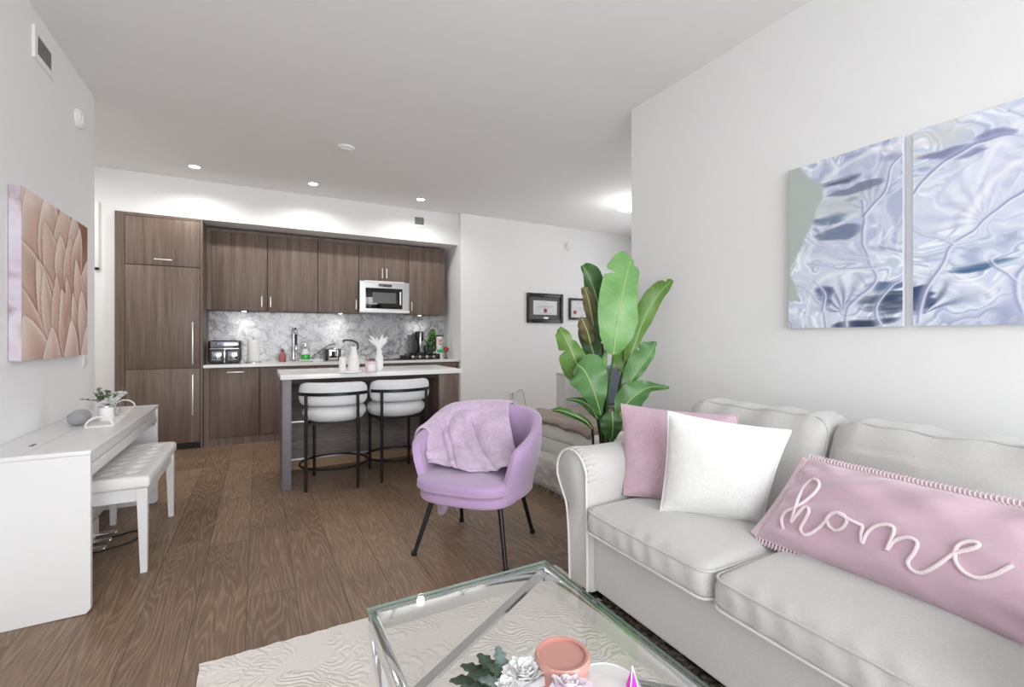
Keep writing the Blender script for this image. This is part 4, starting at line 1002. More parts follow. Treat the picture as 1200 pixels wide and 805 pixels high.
def swirl_art_2(U, V):
    asp = .6; c, f, wx, wy = swirl_base(U, V, 77, asp); U = U + .30 * wx; V = V + .16 * wy
    c = blob(c, U, V, (.15, .92), .3, .1, (214, 216, 212), .8, 5, asp)
    c = fan(c, U, V, (.46, .5), .34, 60, 215, asp, (160, 164, 204), .5, 9)
    c = fan(c, U, V, (.88, .66), .3, 60, 220, asp, (140, 146, 196), .5, 9)
    c = fan(c, U, V, (.86, .42), .34, 70, 200, asp, (176, 182, 214), .4, 8)
    c = fan(c, U, V, (.12, .04), .26, 10, 170, asp, (56, 74, 112), .8, 6); c = fan(c, U, V, (.8, .05), .2, 20, 170, asp, (110, 124, 160), .7, 7)
    c = blob(c, U, V, (.5, .27), .16, .025, (62, 96, 134), .9, 3, asp, .5); c = blob(c, U, V, (.06, .12), .1, .09, (50, 68, 104), .9, 6, asp, .5)
    c = blob(c, U, V, (.2, .8), .18, .03, (110, 112, 160), .7, 7, asp, .7); c = blob(c, U, V, (.9, .72), .08, .05, (92, 96, 160), .7, 8, asp, .7)
    c = blob(c, U, V, (.48, .85), .1, .02, (112, 110, 160), .7, 10, asp, .7); c = blob(c, U, V, (.9, .0), .3, .06, (184, 188, 196), .7, 11, asp, .4)
    c = veins(c, U, V, [([(.08, .0), (.1, .12), (.25, .3), (.3, .42), (.45, .5), (.7, .6)], .012, .006), ([(.3, .42), (.1, .52), (.0, .56)], .007, .004), ([(.6, .0), (.62, .15), (.78, .3), (.92, .42), (1.0, .48)], .014, .01),
        ([(.92, .42), (.86, .55), (1.0, .66)], .01, .006), ([(.92, .5), (.88, .6), (.78, .7)], .008, .005), ([(.72, .72), (.7, .85), (.55, .95)], .008, .004), ([(.62, .15), (.5, .3)], .006, .003), ([(.85, .0), (.84, .08), (.7, .14)], .008, .003), ([(.0, .66), (.2, .78), (.5, .84), (.72, .8)], .008, .005)], asp)
    return c * .985
white_side = plain('white_canvas_edge', (224, 228, 236), .35, vary=.02)
canvas('abstract_canvas', 'abstract blue lilac canvas with a sage green margin, nearer the wall corner', (XR, 1.478, 1.268), (0, -1, 0), (-1, 0, 0), .50, .838, .03, swirl_art_1, 150, 250, white_side)['group'] = 'pair of abstract canvases above the sofa'
canvas('abstract_canvas', 'abstract pale blue canvas with branching veins, cut off by the photo edge', (XR, .941, 1.268), (0, -1, 0), (-1, 0, 0), .50, .838, .03, swirl_art_2, 150, 250, white_side)['group'] = 'pair of abstract canvases above the sofa'
# framed certificates on the hall wall
def certificate(name, label, x0, x1, z0, z1, fw, mw, seal, lines):
    t = thing(name, label, 'framed certificate', ((x0 + x1) / 2, YH, z0))
    Y = YH
    obj('frame', boxes(((x0, Y - .03, z0), (x0 + fw, Y, z1), .003), ((x1 - fw, Y - .03, z0), (x1, Y, z1), .003), ((x0 + fw, Y - .03, z0), (x1 - fw, Y, z0 + fw), .003), ((x0 + fw, Y - .03, z1 - fw), (x1 - fw, Y, z1), .003)), M['black_plastic'], t, w=True)
    obj('mat_board', box((x0 + fw, Y - .012, z0 + fw), (x1 - fw, Y - .004, z1 - fw)), plain('charcoal_mat' if mw > .02 else 'white_mat', (84, 86, 86) if mw > .02 else (222, 222, 226), .6), t, w=True, smooth=False)
    a, b, c_, d = x0 + fw + mw, x1 - fw - mw, z0 + fw + mw * 1.25, z1 - fw - mw
    pp = obj('paper', box((a, Y - .0145, c_), (b, Y - .012, d)), plain('certificate_paper', (220, 220, 222), .6), t, w=True, smooth=False)
    bm = bmesh.new(); 
    for zz, u0, u1 in lines: add_box(bm, (a + (b - a) * u0, Y - .0152, c_ + (d - c_) * zz - .003), (a + (b - a) * u1, Y - .0145, c_ + (d - c_) * zz + .003))
    obj('text_lines', bm, plain('grey_ink', (168, 168, 174), .7), pp, w=True, smooth=False)
    sc_ = (a + (b - a) * seal[0], c_ + (d - c_) * seal[1]); rim = []
    for k in range(32): rr = .030 * (1 + .12 * (k % 2)); rim.append((sc_[0] + rr * math.cos(2 * PI * k / 32), sc_[1] + rr * math.sin(2 * PI * k / 32)))
    obj('red_seal', prism(rim, Y - .0165, Y - .0145, 'Y'), plain('seal_red', (150, 42, 54), .5), pp, w=True, smooth=False)
    if mw > .02: obj('plaque', box((x0 + fw + mw + .19, Y - .0135, z0 + fw + .012), (x0 + fw + mw + .27, Y - .012, z0 + fw + .035)), M['metal'], t, w=True, smooth=False)
certificate('framed_certificate', 'large black framed certificate with red seal on the hall wall', 3.568, 4.225, 1.44, 1.895, .055, .058, (.5, .3), [(.88, .42, .58), (.62, .2, .85), (.55, .15, .8), (.48, .25, .7), (.30, .12, .3), (.12, .2, .75)])
certificate('framed_certificate', 'smaller black framed certificate with red seal, partly behind the plant leaves', 4.345, 4.80, 1.50, 1.845, .035, .005, (.2, .3), [(.85, .3, .75), (.6, .2, .8), (.5, .2, .8), (.4, .35, .8), (.15, .5, .85)])
# ------------------------------------------------------------------ lilac tub armchair (local: front is -Y)
CHL = (1.15, 2.52, 0); CHR = R(-49.5)
t = thing('tub_armchair', 'lilac velvet tub armchair with black metal legs standing on the wood floor', 'armchair', CHL, CHR)
def plan(u, k=1.0):
    a = u * R(133); p_ = .78
    sx, cy = math.sin(a), math.cos(a)
    return Vector((.362 * k * math.copysign(abs(sx) ** p_, sx), .345 * k * math.copysign(abs(cy) ** p_, cy) - .02, 0))
def sm(x, a, b): x = min(1, max(0, (x - a) / (b - a))); return x * x * (3 - 2 * x)
def ztop(u):
    a = abs(u)
    return .792 - .02 * sm(a, .0, .45) - .12 * sm(a, .35, .8) - .03 * sm(a, .75, .92) - .20 * sm(a, .90, 1.0)
NU = 72; rings = []
bm = bmesh.new()
for i in range(NU + 1):
    u = -1 + 2 * i / NU; zt = ztop(u); zb = .335; th = .060 * (1 - .25 * sm(abs(u), .8, 1))
    ring = []
    o0 = plan(u); nrm = Vector((o0.x, o0.y + .02, 0)).normalized()
    def K(z): return .86 + .14 * sm(z, .33, .62) + .02 * sm(z, .6, .8)
    for f in (0, .02, .1, .25, .4, .55, .7, .82, .92):
        z = zb + (zt - .03 - zb) * f; q = plan(u, K(z)); ring.append(Vector((q.x, q.y, z)) - nrm * (.012 if f == 0 else 0))
    q = plan(u, K(zt))
    for a in (25, 60, 90, 120, 155): ring.append(Vector((q.x, q.y, zt - .028)) - nrm * (th / 2 - th / 2 * math.cos(R(a))) + Vector((0, 0, .028 * math.sin(R(a)))))
    for f in (.95, .8, .6, .4, .2, .05, 0):
        z = zb + (zt - .03 - zb) * f; q = plan(u, K(z)); ring.append(Vector((q.x, q.y, z)) - nrm * th * (1 + .25 * (1 - f)))
    rings.append([bm.verts.new(p) for p in ring])
n = len(rings[0])
for A, B in zip(rings, rings[1:]):
    for k in range(n): bm.faces.new([A[k], A[(k + 1) % n], B[(k + 1) % n], B[k]])
bm.faces.new(rings[0]); bm.faces.new(rings[-1][::-1])
obj('shell', bm, M['velvet'], t, angle=75)
def soft_slab(fx, fy, cy, z0, z1, r, front_bulge=0.0, crown=.0):
    """rounded cushion slab over a rounded-D plan"""
    bm = bmesh.new(); n = 56; prof = []
    for a in range(0, 91, 18): prof.append((-r + r * math.sin(R(a)), z0 + r - r * math.cos(R(a))))
    for a in range(0, 91, 18): prof.append((-r + r * math.cos(R(a)), z1 - r + r * math.sin(R(a))))
    rr = []
    def out(a, off, k=1):
        c, s = math.cos(a), math.sin(a); e = 2 / 3.4
        x = (fx + off) * k * math.copysign(abs(c) ** e, c); y = (fy + off) * k * math.copysign(abs(s) ** e, s)
        return x, cy + y
    for off, z in prof: rr.append([bm.verts.new((*out(2 * PI * k / n, off), z)) for k in range(n)])
    for kk in (.8, .55, .25): rr.append([bm.verts.new((*out(2 * PI * k / n, -r, kk), z1 + crown * (1 - kk ** 2))) for k in range(n)])
    for A, B in zip(rr, rr[1:]):
        for k in range(n): bm.faces.new([A[k], A[(k + 1) % n], B[(k + 1) % n], B[k]])
    bm.faces.new(rr[0][::-1]); bm.faces.new(rr[-1]); return bm
obj('seat_base', soft_slab(.285, .28, -.035, .315, .378, .022), M['velvet'], t, angle=180)
obj('seat_cushion', soft_slab(.292, .29, -.055, .378, .448, .026, crown=.016), M['velvet'], t, angle=180)
sp = obj('seat_piping', tube([( .290 * math.copysign(abs(math.cos(a)) ** (2 / 3.4), math.cos(a)), -.055 + .288 * math.copysign(abs(math.sin(a)) ** (2 / 3.4), math.sin(a)), .396) for a in [2 * PI * k / 80 for k in range(80)]], .004, 6, True), M['velvet'], t)
for sx, y0, y1 in ((-1, -.17, -.265), (1, -.17, -.265), (-1, .15, .255), (1, .15, .255)):
    l_ = obj('leg', tube([(sx * .20, y0, .33), (sx * (.275 if y0 < 0 else .245), y1, .012)], [.0145, .0115], 14), M['black'], t)
    obj('foot_cap', lathe([(.015, 0), (.017, .004), (.015, .022), (0, .024)], 14, (sx * (.277 if y0 < 0 else .247), y1, 0)), M['black_plastic'], l_)
# throw over the chair back
t = thing('lilac_throw', 'lilac plush throw blanket draped over the back and seat of the armchair', 'blanket', CHL, CHR)
NS, NT_ = 64, 60; vs = []
for i in range(NS):
    s_ = i / (NS - 1)
    for j in range(NT_):
        f = j / (NT_ - 1)
        if f < .22:            # outside of the back
            g = f / .22; u = -.72 + .80 * s_; zt = ztop(u); q = plan(u, 1.05); z = .50 + .06 * math.sin(s_ * 7) + (zt - .03 - (.50 + .06 * math.sin(s_ * 7))) * g
            p = Vector((q.x, q.y, z)) + Vector((q.x, q.y, 0)).normalized() * .012
        elif f < .32:          # over the rim
            g = (f - .22) / .10; u = -.72 + .80 * s_; zt = ztop(u); q = plan(u, 1.02); nn = Vector((q.x, q.y + .02, 0)).normalized(); a = PI * g
            p = Vector((q.x, q.y, zt - .022)) - nn * (.026 - .042 * math.cos(a)) + Vector((0, 0, .036 * math.sin(a)))
        else:
            g = (f - .32) / .68
            u = -.72 + .80 * s_; zt = ztop(u); q = plan(u, 1.02); nn = Vector((q.x, q.y + .02, 0)).normalized(); A_ = Vector((q.x, q.y, zt - .022)) - nn * .068
            hem = Vector((-.255 + .56 * s_, -.135 - .05 * math.sin(s_ * PI) + .05 * s_, .472 + .012 * math.sin(s_ * 9)))
            B_ = Vector((A_.x * .66 + hem.x * .34, A_.y * .70 + hem.y * .30, .53))
            p = A_ * (1 - g) ** 2 + B_ * 2 * g * (1 - g) + hem * g * g
            lift = sm(g, 0, .3)
            # folds running down from the rim, gathers towards the hem
            fold = .030 * math.sin(s_ * 15 + 2.4 * g + 1.2 * math.sin(g * 5)) * lift + .010 * math.sin(g * 26 + s_ * 8) * sm(g, .62, .95)
            diag = .034 * math.exp(-((s_ - .42 - .28 * g) / .05) ** 2) * lift
            diag -= .020 * math.exp(-((s_ - .56 - .20 * g) / .025) ** 2) * lift; diag += .018 * math.exp(-((s_ - .22 - .10 * g) / .03) ** 2) * lift - .014 * math.exp(-((s_ - .30 - .06 * g) / .02) ** 2) * lift
            d_ = Vector((0, -1, .8)).normalized()
            p = p + d_ * (fold * .8 + diag + .020 * lift + .016 * wob((s_ * 5, g * 6, 1), 1.8, 2))
            p.z = max(p.z, .475)
        vs.append(tuple(p))
ob = obj('cloth', (vs, grid_faces(NS, NT_)), M['blanket'], t, angle=180)
so = ob.modifiers.new('thickness', 'SOLIDIFY'); so.thickness = .014; so.offset = 0
su = ob.modifiers.new('soft', 'SUBSURF'); su.levels = 1; su.render_levels = 1
vs = []; NS2, NT2 = 20, 24
for i in range(NS2):
    s_ = i / (NS2 - 1)
    for j in range(NT2):
        g = j / (NT2 - 1); u = -.52 + .22 * s_; q = plan(u, 1.06); nn = Vector((q.x, q.y, 0)).normalized()
        zz = .58 - (.48 + .05 * math.sin(s_ * 9)) * g
        p = Vector((q.x, q.y, zz)) + nn * (.016 + .02 * math.sin(s_ * 13) * g)
        p.x += .02 * g; vs.append(tuple(p))
ob = obj('hanging_corner', (vs, grid_faces(NS2, NT2)), M['blanket'], t, angle=180)
so = ob.modifiers.new('thickness', 'SOLIDIFY'); so.thickness = .012; so.offset = 0

# ------------------------------------------------------------------ sofa (faces -X)
t = thing('sofa', 'light grey two-seat sofa with rolled arm and loose cushions', 'sofa', (1.85, 1.0, 0))
SX = 1.30; Y0, YM_, Y1 = .24, 1.02, 1.68
obj('base', rbox((SX + .035, Y0 - .2, .075), (2.30, Y1 + .06, .345), .02, (4, 6, 2)), M['sofa'], t, w=True)
obj('back_frame', rbox((2.05, Y0 - .2, .30), (2.32, Y1 + .14, .80), .05, (3, 8, 4)), M['sofa'], t, w=True)
def arm_outline():
    o = [(1.676, .07), (1.676, .20), (1.678, .35), (1.682, .50)]
    for a in range(-10, 215, 15): 
        o.append((1.800 - .118 * math.cos(R(a)), .578 + .117 * math.sin(R(a))))
    o += [(1.868, .47), (1.838, .42), (1.822, .30), (1.815, .15), (1.812, .07)]
    return o
ao = arm_outline()
def arm(nm, flip, par):
    oo = [((y if not flip else (Y0 + Y1) - y), z) for y, z in ao]
    bm = bmesh.new(); xs = [SX - .0, SX + .012, SX + .03, 1.45, 1.7, 1.95, 2.18]; ins = [.014, .004, 0, 0, 0, 0, .01]
    cy_, cz_ = sum(p[0] for p in oo) / len(oo), .45
    rr = []
    for x, d in zip(xs, ins):
        r_ = []
        for y, z in oo:
            v = Vector((y - cy_, z - cz_)); L = v.length; v = v * ((L - d) / L)
            # gathered fabric just behind the front panel
            r_.append(bm.verts.new((x, cy_ + v.x, cz_ + v.y)))
        rr.append(r_)
    n = len(oo)
    for A, B in zip(rr, rr[1:]):
        for k in range(n): bm.faces.new([A[k], A[(k + 1) % n], B[(k + 1) % n], B[k]])
    bm.faces.new(rr[0]); bm.faces.new(rr[-1][::-1])
    a_ = obj(nm, bm, M['sofa'], par, w=True, angle=60)
    # gathers: little radial pleats over the scroll
    bm = bmesh.new()
    for k in range(17):
        a = R(-5 + 185 * k / 16); p_ = [( (1.800 - (.1185 + dz) * math.cos(a + j_ * .02)), .578 + (.1175 + dz) * math.sin(a + j_ * .02), SX + dx) for dx, dz, j_ in ((.008, .000, 0), (.03, .003, 1), (.06 + .02 * math.sin(k * 5), -.001, 2))]
        add_tube(bm, [(x, y if not flip else Y0 + Y1 - y, z) for y, z, x in p_], [.0035, .003, .0015], 6)
    obj('gathers', bm, M['sofa'], a_, w=True)
    pts = [(SX - .003, cy_ + (y - cy_) * .985, cz_ + (z - cz_) * .985) for y, z in oo]
    obj('piping', tube(smooth_path(pts, 3), .0055, 8), M['sofa_piping'], a_, w=True)
    return a_
arm('arm', False, t); arm('arm', True, t)
def ring_on(lo, hi, r, z, fn=None, k=.0045, faces='XY', n=28):
    """closed rounded rectangle path for piping"""
    pts = []
    cx, cy = [(lo[0] + r, lo[1] + r), (hi[0] - r, hi[1] - r)], None
    for (ax, ay, a0) in ((hi[0] - r, hi[1] - r, 0), (lo[0] + r, hi[1] - r, 90), (lo[0] + r, lo[1] + r, 180), (hi[0] - r, lo[1] + r, 270)):
        for a in range(0, 91, 15): pts.append((ax + r * math.cos(R(a0 + a)), ay + r * math.sin(R(a0 + a)), z))
    out = []
    for i in range(len(pts)):
        a, b = Vector(pts[i]), Vector(pts[(i + 1) % len(pts)]); m = max(1, int((b - a).length / .04))
        for j in range(m): out.append(a.lerp(b, j / m))
    return out
for i, (a, b) in enumerate(((Y0, YM_), (YM_, Y1))):
    a += .004; b -= .004; fx = SX - .025
    ph = i * 2.3
    def seatf(p, q, ph=ph):
        c = max(0, 1 - q.x ** 2) * max(0, 1 - q.y ** 2)
        if q.z > 0: p.z += .030 * c ** .6 * q.z - .006 * (1 - c)
        p.z += .003 * wob(p, 9, ph)
        if q.x < -.8: p.x -= .014 * (1 - q.y ** 2) * (1 - q.z ** 2) - .0035 * math.sin(p.y * 70 + 3 * math.sin(p.z * 20) + ph) * (.4 + .6 * math.sin(p.y * 9 + ph) ** 2)
        if q.y > .85 or q.y < -.85: p.y += (.010 if q.y > 0 else -.010) * 0
        return p
    c_ = obj('seat_cushion', rbox((fx, a, .345), (1.98, b, .468), .045, (14, 44, 5), seatf), M['sofa'], t, w=True, angle=180)
    pp = []
    for p in ring_on((fx + .006, a + .004), (1.97, b - .004), .045, .452):
        q = (2 * (p.x - fx) / (1.98 - fx) - 1, 2 * (p.y - a) / (b - a) - 1); p.z += .003 * wob(p, 9, ph) - .002; p.x -= .010 * (1 - q[1] ** 2) * (q[0] < -.8) * .6; pp.append(p)
    obj('piping', tube(pp, .0045, 6, True), M['sofa'], c_, w=True)
    pp = [Vector((p.x - .006 * (p.x < fx + .02), p.y, .362 + .002 * wob(p, 7, ph))) for p in ring_on((fx + .004, a + .004), (1.97, b - .004), .045, .36)]
    obj('piping', tube(pp, .0045, 6, True), M['sofa_piping'], c_, w=True)
    a2, b2 = (a, b - .0) if i == 0 else (a, b + .03)
    def backf(p, q, ph=ph, i=i, a2=a2, b2=b2):
        hgt = (p.z - .45) / .45
        c = max(0, 1 - q.y ** 2) * max(0, 1 - q.z ** 2)
        if q.x < 0: p.x -= .045 * c ** .5
        p.x += .15 * hgt + .004 * wob(p, 8, ph) 
        if q.z > .6: p.z += -.014 * (1 - abs(math.sin(p.y * 3 + 1 + i))) + .004 * math.sin(p.y * 34 + ph)
        if abs(q.y) > .8 and q.z > .5: p.z -= .010
        p.x += .005 * math.sin((p.y + p.z * .6) * 30 + ph) * max(0, q.z) ** 2
        return p
    bc = obj('back_cushion', rbox((1.84, a2, .455), (2.06, b2, .905), .06, (4, 34, 24), backf), M['sofa'], t, w=True, angle=180)
    pr = []
    for p in ring_on((.0 + a2 + .006, .455 + .006), (b2 - .006, .905 - .004), .06, 0):
        q3 = Vector((1.872, p.x, p.y)); qq = Vector((-.72, 2 * (p.x - a2) / (b2 - a2) - 1, 2 * (p.y - .455) / .45 - 1)); pr.append(backf(q3, qq) + Vector((.0, 0, 0)))
    obj('piping', tube(pr, .0045, 6, True), M['sofa'], bc, w=True)
for x, y in ((1.375, 1.74), (2.22, 1.74), (1.375, .12), (2.22, .12)):
    obj('foot', box((x - .035, y - .035, .0), (x + .035, y + .035, .078), .004), M['black_plastic'], t, w=True)

# ------------------------------------------------------------------ cushions
def pillow4(name, label, BL, BR, TR, TL, T, mat, n=34, pinch=.055, seed=1, wr=.004, trim=None, trim_mat=None, tr_r=.004, back=1.0):
    BL, BR, TR, TL = map(Vector, (BL, BR, TR, TL)); base = (BL + BR) / 2
    t = thing(name, label, 'cushion', base)
    nrm = (BR - BL).cross(TL - BL).normalized()
    if nrm.dot(Vector((0, 0, CAMH)) - base) < 0: nrm = -nrm
    def surf(u, v, s):
        uu = u * (1 - pinch * (1 - v * v) * abs(u)); vv = v * (1 - pinch * (1 - u * u) * abs(v))
        a, b = (uu + 1) / 2, (vv + 1) / 2
        p = BL * (1 - a) * (1 - b) + BR * a * (1 - b) + TR * a * b + TL * (1 - a) * b
        e = max(0, (1 - u ** 2)) ** .55 * max(0, (1 - v ** 2)) ** .55
        w_ = wr * (wob((u * 3, v * 3, s), 1.6, seed) + .6 * math.sin(6 * (u - v) + 8 * u * v + seed)) * min(1, e * 3)
        rad = wr * .9 * math.sin(22 * math.atan2(v, u) + seed) * max(0, (u * u + v * v) - .75) * min(1, e * 4)
        return p + nrm * (s * T / 2 * e * (back if s < 0 else 1) + w_ + rad)
    vs = []; fs = []
    for s in (1, -1):
        o_ = len(vs)
        for i in range(n + 1):
            for j in range(n + 1):
                u = math.sin((-1 + 2 * i / n) * PI / 2); v = math.sin((-1 + 2 * j / n) * PI / 2); vs.append(surf(u, v, s))
        for i in range(n):
            for j in range(n):
                f = (o_ + i * (n + 1) + j, o_ + (i + 1) * (n + 1) + j, o_ + (i + 1) * (n + 1) + j + 1, o_ + i * (n + 1) + j + 1); fs.append(f if s > 0 else f[::-1])
    bm = bmesh.new(); vv = [bm.verts.new(v) for v in vs]
    for f in fs: bm.faces.new([vv[k] for k in f])
    bmesh.ops.remove_doubles(bm, verts=bm.verts, dist=1e-5)
    obj('cover', bm, mat, t, w=True, angle=180)
    if trim:
        m = 60; pts = []
        for a, b, c, d in ((-1, -1, 1, -1), (1, -1, 1, 1), (1, 1, -1, 1), (-1, 1, -1, -1)):
            for k in range(m): f = k / m; pts.append(surf(a + (c - a) * f, b + (d - b) * f, 1))
        ctr = (BL + BR + TR + TL) / 4
        if trim == 'piping': obj('edging', tube(pts, tr_r, 6, True), trim_mat or mat, t, w=True)
        else:   # crochet lace: a scalloped cord with small loops standing off the seam
            q = []; K_ = 6
            for i in range(len(pts)):
                a, b = pts[i], pts[(i + 1) % len(pts)]; tg = (b - a).normalized(); o_ = tg.cross(nrm).normalized()
                if o_.dot(a - ctr) < 0: o_ = -o_
                L = (b - a).length
                for j in range(K_):
                    ph = 2 * PI * j / K_
                    q.append(a + (b - a) * (j / K_) + o_ * (.011 - .011 * math.cos(ph)) + tg * (.55 * L * math.sin(ph)) + nrm * .002 * math.sin(ph))
            obj('crochet_edging', tube(q, tr_r, 5, True), trim_mat, t, w=True)
    t['_'] = 0; del t['_']
    return t, surf
pillow4('pink_cushion', 'square dusty pink linen cushion leaning between sofa arm and white cushion', (1.50, 1.665, .485), (1.76, 1.27, .485), (1.89, 1.355, .868), (1.60, 1.795, .885), .15, M['pink_linen'], seed=2, trim='piping', wr=.005)
pillow4('white_cushion', 'square white textured cushion standing in front of the pink one', (1.485, 1.425, .488), (1.745, 1.145, .49), (1.775, 1.050, .865), (1.525, 1.42, .905), .17, M['white_linen'], seed=5, trim='piping', wr=.003, tr_r=.005)
hp, hs = pillow4('home_cushion', 'long pink velvet cushion with the word home in cord and crochet edging', (1.615, 1.085, .487), (1.60, .335, .487), (1.755, .335, .775), (1.80, 1.00, .765), .15, M['home_pink'], n=56, seed=9, wr=.009, pinch=.03, trim='lace', trim_mat=M['lace'], tr_r=.0028)
word = [(97, 452), (92, 425), (104, 402), (128, 392), (160, 372), (190, 345), (203, 322), (190, 306), (168, 318), (146, 352), (130, 398), (120, 432), (130, 420), (148, 398), (165, 388), (172, 402), (160, 428), (148, 452), (158, 470), (182, 464), (206, 446), (224, 430), (232, 445), (252, 457), (275, 446), (284, 426), (268, 408), (245, 406), (228, 418), (222, 434)]
word2 = [(262, 408), (290, 425), (318, 438), (330, 446), (326, 470), (330, 494), (342, 468), (366, 446), (398, 440), (422, 450), (418, 476), (402, 516), (420, 492), (446, 480), (474, 480), (492, 496), (482, 524), (464, 552), (478, 576), (508, 582), (546, 564), (582, 538), (610, 522), (645, 514), (670, 504), (668, 494), (640, 490), (612, 502), (602, 526), (608, 556), (634, 584), (672, 598), (716, 590), (748, 574), (774, 560)]
bl, br, tr_, tl = Vector((1.615, 1.085, .487)), Vector((1.60, .335, .487)), Vector((1.755, .335, .775)), Vector((1.80, 1.00, .765))
def on_home(zx, zy):
    """point of the cushion's front under the spot of the lettering"""
    u_, v_ = 880 + zx / 2.5156, 440 + zy / 2.5156; a = b = .0
    r = at(u_, v_, d=1.0) - Vector((0, 0, CAMH))
    for it in range(25):
        p0 = hs(a, b, 1); pa = (hs(a + .01, b, 1) - p0) / .01; pb = (hs(a, b + .01, 1) - p0) / .01
        # move along the surface until the sight line passes through it
        m = Matrix((( r.x, -pa.x, -pb.x), (r.y, -pa.y, -pb.y), (r.z, -pa.z, -pb.z)))
        try: sol = m.inverted() @ (p0 - Vector((0, 0, CAMH)))
        except ValueError: break
        a = max(-.97, min(.97, a + sol.y * .6)); b = max(-.97, min(.97, b + sol.z * .6))
    return hs(a, b, 1)
for k, wd in enumerate((word, word2)):
    pts = smooth_path([on_home(*p) for p in wd], 5)
    n_ = (br - bl).cross(tl - bl).normalized(); n_ = n_ if n_.x < 0 else -n_
    obj('cord_lettering', tube([p + n_ * .004 for p in pts], .0052, 8), M['cord'], hp, w=True)

# ------------------------------------------------------------------ rugs
bm = bmesh.new()
random.seed(2); rx0, rx1, ry0, ry1 = -.19, 1.385, -1.2, 2.06
edge = []
def er(a, b, n):
    for k in range(n): f = k / n; edge.append((a[0] + (b[0] - a[0]) * f + random.uniform(-.004, .004), a[1] + (b[1] - a[1]) * f + random.uniform(-.004, .004)))
er((rx0, ry0), (1.295, ry0), 20); er((1.295, ry0), (1.295, 1.68), 80); er((1.295, 1.68), (rx1, 1.68), 6); er((rx1, 1.68), (rx1, ry1), 20); er((rx1, ry1), (rx0, ry1), 90); er((rx0, ry1), (rx0, ry0), 90)
o = obj('area_rug', prism(edge, .001, .016, 'Z'), M['rug'], smooth=False); tag(o, 'white carved-pile area rug under the glass coffee table', 'rug')
o = obj('woven_mat', box((1.30, .27, .001), (2.35, 1.67, .024), .006), M['braid']); tag(o, 'charcoal chunky woven mat under the sofa', 'mat')

# ------------------------------------------------------------------ coffee table
TX0, TX1, TY0, TY1, TZ = .285, .905, .30, 1.412, .42
t = thing('coffee_table', 'glass-topped coffee table with mirror chrome frame and diagonal braces', 'coffee table', ((TX0 + TX1) / 2, (TY0 + TY1) / 2, 0.016))
fw = .022; fh = .052; zt = TZ - .010
obj('frame', boxes(((TX0, TY0, zt - fh), (TX0 + fw, TY1, zt), .002), ((TX1 - fw, TY0, zt - fh), (TX1, TY1, zt), .002), ((TX0 + fw, TY1 - fw, zt - fh), (TX1 - fw, TY1, zt), .002), ((TX0 + fw, TY0, zt - fh), (TX1 - fw, TY0 + fw, zt), .002)), M['chrome'], t, w=True)
g = obj('glass_top', box((TX0 - .003, TY0 - .003, zt + .0005), (TX1 + .003, TY1 + .003, TZ)), M['table_glass'], t, w=True, smooth=False)
e_ = .0035
obj('glass_edge', boxes(((TX0 - e_, TY0 - e_, zt + .001), (TX0 - .003, TY1 + e_, TZ - .0005)), ((TX1 + .003, TY0 - e_, zt + .001), (TX1 + e_, TY1 + e_, TZ - .0005)), ((TX0 - .003, TY1 + .003, zt + .001), (TX1 + .003, TY1 + e_, TZ - .0005)), ((TX0 - .003, TY0 - e_, zt + .001), (TX1 + .003, TY0 - .003, TZ - .0005))), M['glass_edge'], g, w=True, smooth=False)
def flat_bar(p0, p1, w_, th, updir=(0, 0, 1)):
    p0, p1 = Vector(p0), Vector(p1); d = (p1 - p0).normalized(); s_ = d.cross(Vector(updir)).normalized(); n_ = s_.cross(d)
    bm = bmesh.new(); V = []
    for p in (p0, p1):
        for a, b in ((-1, -1), (1, -1), (1, 1), (-1, 1)): V.append(bm.verts.new(p + s_ * a * w_ / 2 + n_ * b * th / 2))
    for f in ((3, 2, 1, 0), (4, 5, 6, 7), (0, 1, 5, 4), (1, 2, 6, 5), (2, 3, 7, 6), (3, 0, 4, 7)): bm.faces.new([V[k] for k in f])
    return bm
ym = 1.05; y2 = TY0 + TY1 - ym
obj('brace', flat_bar((TX1 - fw, TY1 - fw, zt - .016), (TX0 + fw, ym, zt - .016), .026, .012), M['chrome'], t, w=True, smooth=False)
obj('brace', flat_bar((TX1 - fw, TY0 + fw, zt - .016), (TX0 + fw, y2, zt - .016), .026, .012), M['chrome'], t, w=True, smooth=False)
for x, a, b in ((TX0 + fw / 2, TY1 - .015, .95), (TX0 + fw / 2, TY0 + .015, .76), (TX1 - fw / 2, .66, .40), (TX1 - fw / 2, TY0 + .015, .52)):
    if True:
        obj('leg', flat_bar((x, a, zt - fh + .002), (x, b, .018), .020, .040, (0, 1, .0)), M['chrome'], t, w=True, smooth=False)
# diagonal square plate, candle, flowers
t = thing('smoky_tray', 'smoky glass square tray set cornerwise on the coffee table under the flowers', 'tray', (.62, .66, TZ), R(45))
obj('plate', box((-.205, -.205, 0), (.205, .205, .006), .002), M['smoky'], t, smooth=False)
obj('rim', boxes(((-.205, -.205, .006), (-.2, .205, .016)), ((.2, -.205, .006), (.205, .205, .016)), ((-.2, -.205, .006), (.2, -.2, .016)), ((-.2, .2, .006), (.2, .205, .016))), M['smoky'], t, smooth=False)
tz = TZ + .006
c_ = at(659, 765, Z=.520)
t = thing('candle_jar', 'round coral pink glass candle jar with wax on the coffee table', 'candle', (c_.x, c_.y, tz))
coral = NT('coral_jar'); coral.col(lin((188, 132, 122))); coral.set(Roughness=.15); coral.b.inputs['Coat Weight'].default_value = .5
hj = .520 - tz
obj('jar', lathe([(.050, 0), (.055, .004), (.058, .02), (.0585, hj - .006), (.0565, hj), (.050, hj - .002), (.049, hj - .03), (.049, hj - .034)], 48), coral.m, t, angle=60)
